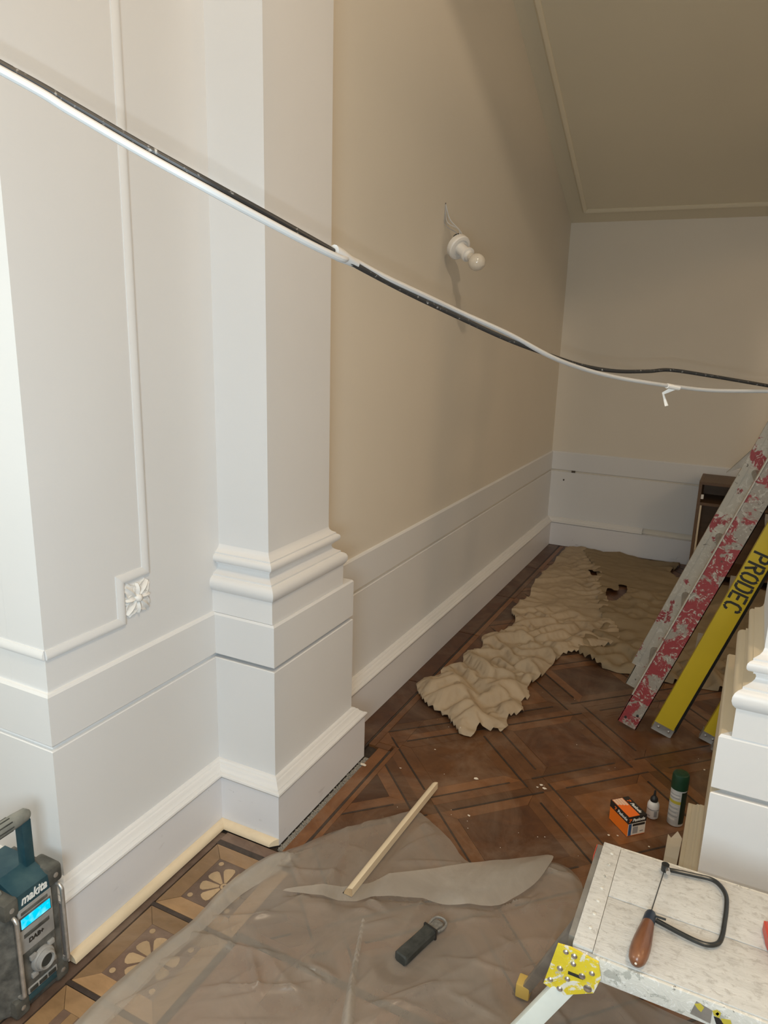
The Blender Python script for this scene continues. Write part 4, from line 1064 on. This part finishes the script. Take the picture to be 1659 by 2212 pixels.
# ------------------------------------------------------------------ nail box, glue bottle, aerosol
bx_ = thing('nail_box', (-0.175, 2.135, 0), 'small orange and black cardboard box of nails on the parquet', 'box')
bo = Vector((-0.168, 2.094, 0.002)); ex = Vector((0.71, 0.70, 0)).normalized(); ey = Vector((-0.70, 0.71, 0)).normalized()
BXW, BXL, BXH = 0.064, 0.092, 0.066
Mx = frame(bo, ex, ey)      # x = narrow white end direction, y = long orange side
MB().box((0, 0, 0), (BXW, BXL, BXH), Mx).build('carton', 'orange_card', bx_, smooth=0)
LIDZ = BXH-0.022
ld = MB().box((-0.0008, -0.0008, LIDZ), (BXW+0.0008, BXL+0.0008, BXH+0.0008), Mx).build('lid_band', 'black_card', bx_, smooth=0)
MB().add([(0.002, 0.0015, BXH+0.001), (0.040, 0.0015, BXH+0.001), (0.040, BXL-0.002, BXH+0.001), (0.002, BXL-0.002, BXH+0.001), (0.002, 0.0015, BXH+0.0016), (0.040, 0.0015, BXH+0.0016), (0.040, BXL-0.002, BXH+0.0016), (0.002, BXL-0.002, BXH+0.0016)],
         [(3,2,1,0),(4,5,6,7),(0,1,5,4),(1,2,6,5),(2,3,7,6),(3,0,4,7)], Mx).build('top_print', 'orange_print', bx_, smooth=0)
for j in range(4):
    MB().box((0.003+j*0.009, BXL-0.030-j*0.003, BXH+0.0017), (0.0105+j*0.009, BXL-0.003, BXH+0.0021), Mx).build('nail_picture', 'pale_peach', bx_, smooth=0)
tm = MB(); textmesh(tm, 'Paslode', 0.0155, Mx @ frame(Vector((0.0515, 0.036, BXH+0.0012)), (0, -1, 0), (1, 0, 0)), 0.0003, 0.25, 0.0003); tm.build('lettering', 'lettering_pale', bx_, smooth=0)
tm = MB(); textmesh(tm, 'Paslode', 0.0155, Mx @ frame(Vector((-0.0012, 0.030, LIDZ+0.011)), (0, -1, 0), (0, 0, 1)), 0.0003, 0.25, 0.0003); tm.build('lettering', 'lettering_pale', bx_, smooth=0)
tm = MB(); textmesh(tm, 'Paslode', 0.0145, Mx @ frame(Vector((0.036, -0.0012, LIDZ+0.011)), (1, 0, 0), (0, 0, 1)), 0.0003, 0.25, 0.0003); tm.build('lettering', 'lettering_pale', bx_, smooth=0)
for P0, dx_, dy_ in ((Vector((0.0515, 0.071, BXH+0.0012)), (0,-1,0), (1,0,0)), (Vector((-0.0012, 0.064, LIDZ+0.011)), (0,-1,0), (0,0,1)), (Vector((0.006, -0.0012, LIDZ+0.011)), (1,0,0), (0,0,1))):
    Fm = Mx @ frame(P0, dx_, dy_)
    MB().prism([(-0.004,-0.006),(-0.001,-0.006),(0.0005,-0.001),(0.005,0.002),(0.005,0.006),(-0.005,0.006),(-0.004,0.003),(0.001,0.003),(0.001,0.0015),(-0.003,-0.001)], 0, 0.0004, Fm).build('emblem', 'orange_print', bx_, smooth=0)
MB().box((0.001, -0.0011, 0.003), (BXW-0.001, -0.0002, LIDZ-0.0006), Mx).build('end_label', 'white_card', bx_, smooth=0)
MB().box((0.002, -0.0016, 0.003), (0.012, -0.0012, LIDZ-0.001), Mx).build('label_stripe', 'blue_card', bx_, smooth=0)
MB().box((0.016, -0.0016, LIDZ-0.010), (0.060, -0.0012, LIDZ-0.002), Mx).build('label_bar', 'black_card', bx_, smooth=0)
MB().box((0.018, -0.0016, 0.008), (0.036, -0.0012, LIDZ-0.013), Mx).build('barcode', 'grey_print', bx_, smooth=0)
MB().box((0.044, -0.0016, 0.011), (0.056, -0.0012, 0.015), Mx).build('label_line', 'grey_print', bx_, smooth=0)

gl = thing('glue_bottle', (-0.112, 2.238, 0.001), 'small white glue bottle with black nozzle between the box and the aerosol', 'bottle')
G = Matrix.Translation((-0.112, 2.238, 0.001))
MB().lathe([(0.016, 0), (0.0185, 0.002), (0.0185, 0.040), (0.0180, 0.046), (0.0140, 0.054), (0.0085, 0.057), (0.0085, 0.060)], 24, G).build('body', 'glue_white', gl)
MB().lathe([(0.0115, 0.0565), (0.0120, 0.058), (0.0115, 0.066), (0.0080, 0.072), (0.0042, 0.076), (0.0030, 0.092), (0.0022, 0.0945)], 20, G).build('nozzle', 'black_plastic', gl)
def curved(mb, r_, a0, a1, z0, z1, Mx, n=8, th=0.0003):
    vs = []
    for i in range(n+1):
        a = a0+(a1-a0)*i/n
        vs += [(r_*math.cos(a), r_*math.sin(a), z0), (r_*math.cos(a), r_*math.sin(a), z1), ((r_+th)*math.cos(a), (r_+th)*math.sin(a), z0), ((r_+th)*math.cos(a), (r_+th)*math.sin(a), z1)]
    fs = []
    for i in range(n):
        o = 4*i; fs += [(o+2, o+6, o+7, o+3), (o, o+1, o+5, o+4), (o+1, o+3, o+7, o+5), (o, o+4, o+6, o+2)]
    fs += [(0, 2, 3, 1), (4*n, 4*n+1, 4*n+3, 4*n+2)]
    return mb.add(vs, fs, Mx)
AC = math.atan2(-2.238, 0.1)     # angle facing the viewer
curved(MB(), 0.0186, AC-1.3, AC+1.2, 0.005, 0.034, G).build('label', 'grey_print', gl)
curved(MB(), 0.0190, AC-1.2, AC+1.1, 0.006, 0.031, G).build('label_panel', 'white_card', gl)
curved(MB(), 0.0194, AC+0.25, AC+0.75, 0.010, 0.030, G).build('label_panel', 'grey_print', gl)
curved(MB(), 0.0194, AC-0.75, AC-0.30, 0.010, 0.013, G).build('label_panel', 'grey_print', gl)

ae = thing('aerosol_can', (-0.044, 2.240, 0.001), 'tall aerosol can with dark green cap beside the bare pillar side', 'spray can')
G = Matrix.Translation((-0.044, 2.240, 0.001))
MB().lathe([(0.0215, 0), (0.0240, 0.002), (0.0235, 0.006), (0.0240, 0.008), (0.0240, 0.124), (0.0225, 0.130)], 32, G).build('can_body', 'can_silver', ae)
MB().lathe([(0.0238, 0.126), (0.0255, 0.127), (0.0255, 0.160), (0.0250, 0.170), (0.0230, 0.1765), (0.0200, 0.1785), (0.0080, 0.1790)], 32, G).build('cap', 'cap_green', ae)
curved(MB(), 0.0241, AC+0.40, AC+2.4, 0.010, 0.122, G, 14).build('label_panel', 'can_green_black', ae)
curved(MB(), 0.0241, AC-1.4, AC+0.38, 0.080, 0.090, G, 12).build('label_panel', 'label_yellow', ae)
for j, (z0, z1, a0, a1) in enumerate(((0.098, 0.101, -1.2, 0.2), (0.104, 0.107, -1.2, 0.1), (0.110, 0.112, -1.2, 0.25), (0.070, 0.072, -1.2, 0.2), (0.063, 0.065, -1.2, 0.1), (0.056, 0.058, -1.2, 0.25), (0.049, 0.051, -1.2, 0.0), (0.042, 0.044, -1.2, 0.2), (0.034, 0.037, -1.2, 0.15), (0.022, 0.028, -1.2, -0.1))):
    curved(MB(), 0.0241, AC+a0, AC+a1, z0, z1, G, 10).build('label_line', 'white_card' if j % 2 else 'grey_print', ae)

# torn masking paper at the foot of the bare pillar
mp = thing('torn_paper', (-0.035, 2.06, 0), 'torn strip of masking paper at the foot of the bare pillar', 'paper')
MB().add([(-0.055, 2.0, 0.004), (-0.02, 1.98, 0.004), (-0.015, 2.12, 0.035), (-0.03, 2.135, 0.045), (-0.045, 2.115, 0.030), (-0.055, 2.125, 0.033),
          (-0.055, 2.0, 0.003), (-0.02, 1.98, 0.003), (-0.015, 2.12, 0.034), (-0.03, 2.135, 0.044), (-0.045, 2.115, 0.029), (-0.055, 2.125, 0.032)],
         [(0,1,2,4),(4,2,3),(0,4,5),(6,10,8,7),(10,9,8),(6,11,10),(0,6,7,1),(1,7,8,2),(2,8,9,3),(3,9,10,4),(4,10,11,5),(5,11,6,0)]).build('strip', 'masking_paper', mp, smooth=0)

# ------------------------------------------------------------------ hop-up work platform
hu = thing('work_platform', (0.25, 1.2, 0), 'white paint covered folding hop-up platform with yellow corner brackets', 'platform')
PX0, PX1, PY0, PY1, PZ = -0.150, 0.80, 1.070, 1.357, 0.500
pw = (PY1-PY0)/2
for k in range(2):
    y0 = PY0+k*pw; y1 = y0+pw-0.0022
    MB().box((PX0+0.034, y0, PZ-0.028), (PX1, y1, PZ), bev=0.0012).build('deck_board', 'platform_white', hu)
MB().box((PX0, PY0+0.004, PZ-0.034), (PX0+0.0335, PY1+0.002, PZ+0.0008), bev=0.0012).build('end_cap', 'platform_white', hu)
MB().box((PX0+0.002, PY0-0.0065, PZ-0.046), (PX1, PY0-0.0005, PZ-0.002), bev=0.0015).build('front_rail', 'platform_lip', hu)
MB().box((PX0+0.01, PY1+0.0005, PZ-0.046), (PX1, PY1+0.0065, PZ-0.003), bev=0.0015).build('rear_rail', 'platform_lip', hu)
MB().box((PX0-0.012, PY0+0.03, PZ-0.05), (PX0-0.0005, PY1+0.004, PZ-0.010), bev=0.002).build('end_rail', 'alloy', hu)
MB().box((PX0-0.014, PY1-0.035, PZ-0.034), (PX0-0.0125, PY1+0.004, PZ-0.012)).build('red_tip', 'red_plastic', hu, smooth=0)
for k in range(7):
    MB().lathe([(0.0035, 0), (0.003, 0.0012), (0.001, 0.0018)], 8, axis_frame((PX0+0.02, PY0+0.05+k*0.035, PZ+0.001), (0,0,1))).build('rivet', 'platform_lip', hu)
# bracket plate on the near left corner, on the face towards the viewer
bk_ = [(-0.172, 0.500), (-0.150, 0.5025), (-0.104, 0.4945), (-0.097, 0.466), (-0.106, 0.432), (-0.157, 0.402), (-0.189, 0.411)]
br = MB().prism([(p, q) for p, q in bk_], 0, 0.004, frame((0, PY0-0.0075, 0), (1,0,0), (0,0,1))).build('corner_bracket', 'bracket_yellow', hu, smooth=0)
for px_, pz_, rr in ((-0.157, 0.492, .005), (-0.143, 0.490, .0055), (-0.143, 0.474, .005), (-0.164, 0.455, .0055), (-0.150, 0.440, .005), (-0.178, 0.425, .005), (-0.161, 0.414, .0055), (-0.116, 0.437, .0075), (-0.112, 0.470, .005), (-0.127, 0.457, .006)):
    MB().lathe([(rr, 0), (rr*0.95, 0.0015), (rr*0.55, 0.003)], 12, axis_frame((px_, PY0-0.0115, pz_), (0,-1,0))).build('rivet', 'steel', br)
MB().box((-0.150, PY0-0.0135, 0.4515), (-0.125, PY0-0.0117, 0.4565)).build('slot', 'dark_metal', br, smooth=0)
def leg(top, foot, w_, mat, name='leg', t_=0.011):
    top = Vector(top); foot = Vector(foot); ax = (foot-top); L = ax.length
    Mx = frame(top, ax, (0, 1, 0))
    return MB().box((0, -w_, -t_), (L, w_, t_), Mx, bev=0.003).build(name, mat, hu)
leg((-0.135, 1.076, 0.448), (-0.375, 1.0, 0.030), 0.010, 'leg_white', t_=0.0165)
leg((-0.130, 1.290, 0.450), (-0.287, 1.395, 0.030), 0.010, 'alloy')
leg((0.785, 1.050, 0.455), (0.90, 0.985, 0.030), 0.017, 'leg_white')
leg((0.785, 1.365, 0.455), (0.90, 1.415, 0.030), 0.015, 'alloy')
for q in ((-0.378, 0.998), (-0.292, 1.398), (0.905, 0.982), (0.905, 1.418)):
    MB().box((q[0]-0.016, q[1]-0.018, 0.012), (q[0]+0.016, q[1]+0.018, 0.048), bev=0.004).build('rubber_foot', 'amber_rubber', hu)
# remains of a yellow and black sticker on the front rail
MB().prism([(0.040, 0.463), (0.070, 0.459), (0.070, 0.484), (0.046, 0.490)], 0, 0.0004, frame((0, PY0-0.0069, 0), (1,0,0), (0,0,1))).build('sticker', 'alloy', hu, smooth=0)
for poly, mt_ in (([(0.044,0.484),(0.052,0.489),(0.058,0.484),(0.055,0.474),(0.050,0.477)], 'label_yellow'), ([(0.070,0.484),(0.076,0.489),(0.082,0.486),(0.081,0.476),(0.073,0.477)], 'label_yellow'),
                  ([(0.073,0.475),(0.081,0.475),(0.095,0.462),(0.080,0.458)], 'black_card'), ([(0.083,0.476),(0.096,0.480),(0.100,0.470),(0.088,0.466)], 'label_yellow'), ([(0.0745,0.481),(0.077,0.486),(0.080,0.484),(0.078,0.479)], 'black_card')):
    MB().prism(poly, 0, 0.0009, frame((0, PY0-0.0070, 0), (1,0,0), (0,0,1))).build('sticker', mt_, hu, smooth=0)

# coping saw on the platform
cs = thing('coping_saw', (0.0, 1.2, PZ), 'coping saw with turned wooden handle lying on the white platform', 'saw')
zz = PZ+0.0085
fp = [(-0.031, 1.3225, zz+0.002), (-0.010, 1.329, zz), (0.02, 1.334, zz), (0.050, 1.338, zz), (0.066, 1.328, zz), (0.0765, 1.306, zz), (0.0785, 1.275, zz), (0.077, 1.235, zz), (0.0745, 1.200, zz), (0.069, 1.180, zz), (0.055, 1.169, zz), (0.035, 1.168, zz), (0.005, 1.174, zz), (-0.030, 1.182, zz+0.001)]
MB().tube(bez(fp, 6), 0.0042, 10).build('frame', 'dark_metal', cs)
e1 = Vector((-0.031, 1.322, zz+0.003)); e0 = Vector((-0.041, 1.186, zz+0.003)); bd = (e1-e0).normalized()
Mx = frame(e0, bd, (0, 0, 1))
MB().box((0, -0.0028, -0.0006), ((e1-e0).length, 0.0028, 0.0006), Mx).build('blade', 'dark_metal', cs, smooth=0)
MB().tube([e1+Vector((0, 0, -0.004)), e1+Vector((0, 0, 0.010))], 0.0072, 14).build('blade_pin', 'dark_metal', cs)
MB().tube([e1+Vector((0.004, -0.004, 0.004)), e1+Vector((0.007, -0.017, 0.006))], 0.0042, 12).build('blade_pin', 'steel', cs)
MB().tube([e0+Vector((0.006, -0.002, 0.004)), e0+Vector((0.026, -0.004, 0.006))], 0.0018, 8).build('blade_pin', 'dark_metal', cs)
hdv = (Vector((-0.047, 1.060, 0.019+PZ))-Vector((-0.040, 1.180, 0.012+PZ))).normalized()
FR = axis_frame(Vector((-0.0405, 1.184, PZ+0.0125)), hdv)
MB().lathe([(0.0070, -0.008), (0.0085, -0.006), (0.0100, 0.0), (0.0105, 0.018), (0.0100, 0.0215)], 20, FR).build('ferrule', 'navy_enamel', cs)
MB().lathe([(0.0100, 0.021), (0.0112, 0.028), (0.0128, 0.045), (0.0148, 0.066), (0.0158, 0.085), (0.0155, 0.100), (0.0138, 0.113), (0.0100, 0.121), (0.0040, 0.1245), (0.0008, 0.125)], 24, FR).build('handle', 'handle_wood', cs)
MB().lathe([(0.002, 0.1240), (0.002, 0.1256), (0.0008, 0.1259)], 10, FR).build('end_pin', 'white_flake', cs)

# red tool case poking in at the right
rt = thing('red_tool', (0.17, 1.21, PZ), 'red plastic tool at the right edge of the white platform', 'tool')
rp = [(0.137, 1.258), (0.149, 1.262), (0.153, 1.255), (0.20, 1.262), (0.235, 1.235), (0.235, 1.19), (0.20, 1.165), (0.168, 1.172), (0.150, 1.195), (0.142, 1.222)]
MB().prism(rp, PZ+0.0015, PZ+0.022, inset=0.003).build('casing', 'red_plastic', rt, smooth=30)
MB().prism([(0.153, 1.236), (0.20, 1.246), (0.22, 1.225), (0.20, 1.185), (0.165, 1.195)], PZ+0.0215, PZ+0.0245, inset=0.001).build('grip_panel', 'black_plastic', rt, smooth=30)

# ------------------------------------------------------------------ jobsite radio
ra = thing('jobsite_radio', (-1.34, 0.86, 0), 'dusty teal and black jobsite radio with lit blue display at the wall corner', 'radio')
FX = -1.265
plan = [(FX, 0.832), (FX, 0.946), (FX-0.012, 0.958), (FX-0.150, 0.960), (FX-0.150, 0.722), (FX-0.075, 0.722), (FX-0.020, 0.800)]
mb = MB()
def plan_ring(z, k_):
    cx = sum(p[0] for p in plan)/len(plan); cy = sum(p[1] for p in plan)/len(plan)
    return [(cx+(p[0]-cx)*k_, cy+(p[1]-cy)*k_, z) for p in plan]
mb.loft([plan_ring(0.004, 0.93), plan_ring(0.014, 0.975), plan_ring(0.04, 0.985), plan_ring(0.27, 0.985), plan_ring(0.288, 0.97), plan_ring(0.296, 0.93)])
mb.build('housing', 'radio_dark', ra, smooth=30)
def face(name, y0, y1, z0, z1, mat, x=FX, th=0.004, bev=0.0015, parent=ra):
    return MB().box((x-0.004, y0, z0), (x+th, y1, z1), bev=bev).build(name, mat, parent)
# teal brow with lettering, sloping back
MB().add([(FX+0.003, 0.846, 0.262), (FX+0.003, 0.926, 0.262), (FX+0.001, 0.928, 0.296), (FX+0.001, 0.844, 0.296), (FX-0.055, 0.928, 0.318), (FX-0.055, 0.844, 0.318), (FX-0.14, 0.928, 0.316), (FX-0.14, 0.844, 0.316),
          (FX-0.01, 0.846, 0.262), (FX-0.01, 0.926, 0.262), (FX-0.14, 0.926, 0.285), (FX-0.14, 0.846, 0.285)],
         [(0,1,2,3), (3,2,4,5), (5,4,6,7), (0,8,9,1), (8,11,10,9), (6,10,11,7), (1,9,10,6,4,2), (0,3,5,7,11,8)]).build('top_shell', 'radio_teal', ra, smooth=20)
tm = MB(); textmesh(tm, 'makita', 0.0285, frame(Vector((FX+0.0030, 0.8865, 0.279)), (0, 1, 0), (-0.06, 0, 1)), 0.0006, 0.30, 0.0006, 0.86); tm.build('lettering', 'lettering_pale', ra, smooth=0)
face('fascia', 0.844, 0.928, 0.150, 0.262, 'radio_grey', FX, 0.004)
sc_ = face('display_bezel', 0.845, 0.925, 0.210, 0.243, 'radio_dark', FX+0.003, 0.002)
face('display', 0.848, 0.921, 0.2145, 0.2385, 'radio_display', FX+0.0055, 0.0012, 0.0002)
face('button_row', 0.850, 0.918, 0.246, 0.254, 'radio_dark', FX+0.003, 0.002)
face('button_row', 0.852, 0.917, 0.186, 0.196, 'radio_dark', FX+0.003, 0.002)
tm = MB(); textmesh(tm, 'DAB+', 0.015, frame(Vector((FX+0.0046, 0.881, 0.173)), (0, 1, 0), (0, 0, 1)), 0.0004, 0.1, 0.0006); tm.build('lettering', 'stencil_black', ra, smooth=0)
face('keypad', 0.846, 0.928, 0.052, 0.149, 'radio_dark', FX, 0.003)
FD = axis_frame(Vector((FX+0.003, 0.890, 0.105)), (1, 0, 0))
dl = MB().lathe([(0.028, 0), (0.028, 0.006), (0.0255, 0.010), (0.023, 0.010), (0.021, 0.018), (0.0185, 0.020), (0.0165, 0.0195), (0.0155, 0.014), (0.006, 0.012)], 28, FD).build('dial', 'radio_grey', ra)
MB().lathe([(0.0150, 0.0125), (0.0145, 0.0150), (0.006, 0.0155)], 20, FD).build('dial_cap', 'rubber_charcoal', dl)
for k in range(4):
    a = PI/4+k*PI/2; c = FD @ Vector((0.033*math.cos(a), 0.033*math.sin(a), 0.004))
    MB().box((c.x-0.004, c.y-0.008, c.z-0.006), (c.x+0.003, c.y+0.008, c.z+0.006), bev=0.002).build('dial_button', 'radio_grey', ra)
face('preset_bar', 0.848, 0.924, 0.040, 0.056, 'radio_grey', FX+0.001, 0.004)
for k in range(3):
    face('preset_button', 0.852+k*0.024, 0.872+k*0.024, 0.043, 0.053, 'rubber_charcoal', FX+0.004, 0.003)
face('base_strip', 0.846, 0.926, 0.022, 0.037, 'radio_teal', FX+0.001, 0.003)
# rubber corner blocks with screws
for y, z in ((0.832, 0.278), (0.944, 0.285), (0.834, 0.022), (0.940, 0.028)):
    cbk = MB().box((FX-0.060, y-0.020, z-0.022), (FX+0.006, y+0.016, z+0.022), bev=0.008).build('corner_bumper', 'dusty_rubber', ra)
    MB().lathe([(0.006, 0), (0.006, 0.001), (0.004, 0.0018)], 12, axis_frame((FX+0.0058, y-0.002, z), (1,0,0))).build('screw', 'chrome_dusty', cbk)
# guard bars
for y in (0.832, 0.948):
    MB().tube(bez([(FX-0.012, y, 0.255), (FX+0.004, y, 0.256), (FX+0.013, y, 0.248), (FX+0.014, y, 0.235), (FX+0.014, y, 0.15), (FX+0.014, y, 0.070), (FX+0.013, y, 0.057), (FX+0.004, y, 0.049), (FX-0.012, y, 0.050)], 5), 0.0048, 12).build('guard_bar', 'chrome_dusty', ra)
# angled speaker grille on the near side
ga, gb = Vector((FX-0.023, 0.800, 0)), Vector((FX-0.075, 0.726, 0)); gx = (gb-ga).normalized(); gn = Vector((-gx.y, gx.x, 0)); gn = gn if gn.x > 0 and gn.y < 0 else -gn
for k, (z0, z1, dp, mt_) in enumerate(((0.045, 0.075, 0.006, 'rubber_charcoal'), (0.085, 0.215, 0.004, 'rubber_charcoal'), (0.225, 0.250, 0.006, 'radio_dark'))):
    Mx = frame(ga, gx, (0,0,1)); sg = 1 if Mx.to_3x3().col[2].dot(gn) > 0 else -1
    MB().box((0.008, z0, min(0, sg*dp)-0.004), (0.085, z1, max(0, sg*dp)+0.004), Mx, bev=0.003).build('speaker_rib', mt_, ra)
for k in range(6):
    Mx = frame(ga, gx, (0,0,1)); sg = 1 if Mx.to_3x3().col[2].dot(gn) > 0 else -1
    z0 = 0.098+k*0.018
    MB().box((0.014, z0, sg*0.006-0.003), (0.080, z0+0.009, sg*0.006+0.003), Mx, bev=0.001).build('grille_bar', 'radio_dark', ra)
MB().box((FX-0.14, 0.735, 0.294), (FX-0.03, 0.838, 0.308), bev=0.006).build('battery_door', 'dusty_top', ra)
MB().box((FX-0.12, 0.76, 0.308), (FX-0.05, 0.815, 0.314), bev=0.002).build('recess_frame', 'radio_dark', ra)
# carrying handle
MB().box((FX-0.066, 0.905, 0.300), (FX-0.040, 0.929, 0.425), bev=0.004).build('handle_post', 'radio_teal', ra)
MB().box((FX-0.066, 0.742, 0.300), (FX-0.040, 0.766, 0.425), bev=0.004).build('handle_post', 'radio_teal', ra)
MB().tube([(FX-0.053, 0.742, 0.430), (FX-0.053, 0.76, 0.432), (FX-0.053, 0.90, 0.432), (FX-0.053, 0.924, 0.431), (FX-0.053, 0.930, 0.428)], [0.013, 0.0165, 0.0165, 0.015, 0.011], 16).build('handle_grip', 'dusty_top', ra)
for k in range(9):
    a = k*2*PI/9
    MB().tube([(FX-0.053+0.0160*math.cos(a), 0.775, 0.432+0.0160*math.sin(a)), (FX-0.053+0.0160*math.cos(a), 0.885, 0.432+0.0160*math.sin(a))], 0.0016, 6).build('grip_rib', 'rubber_charcoal', ra)
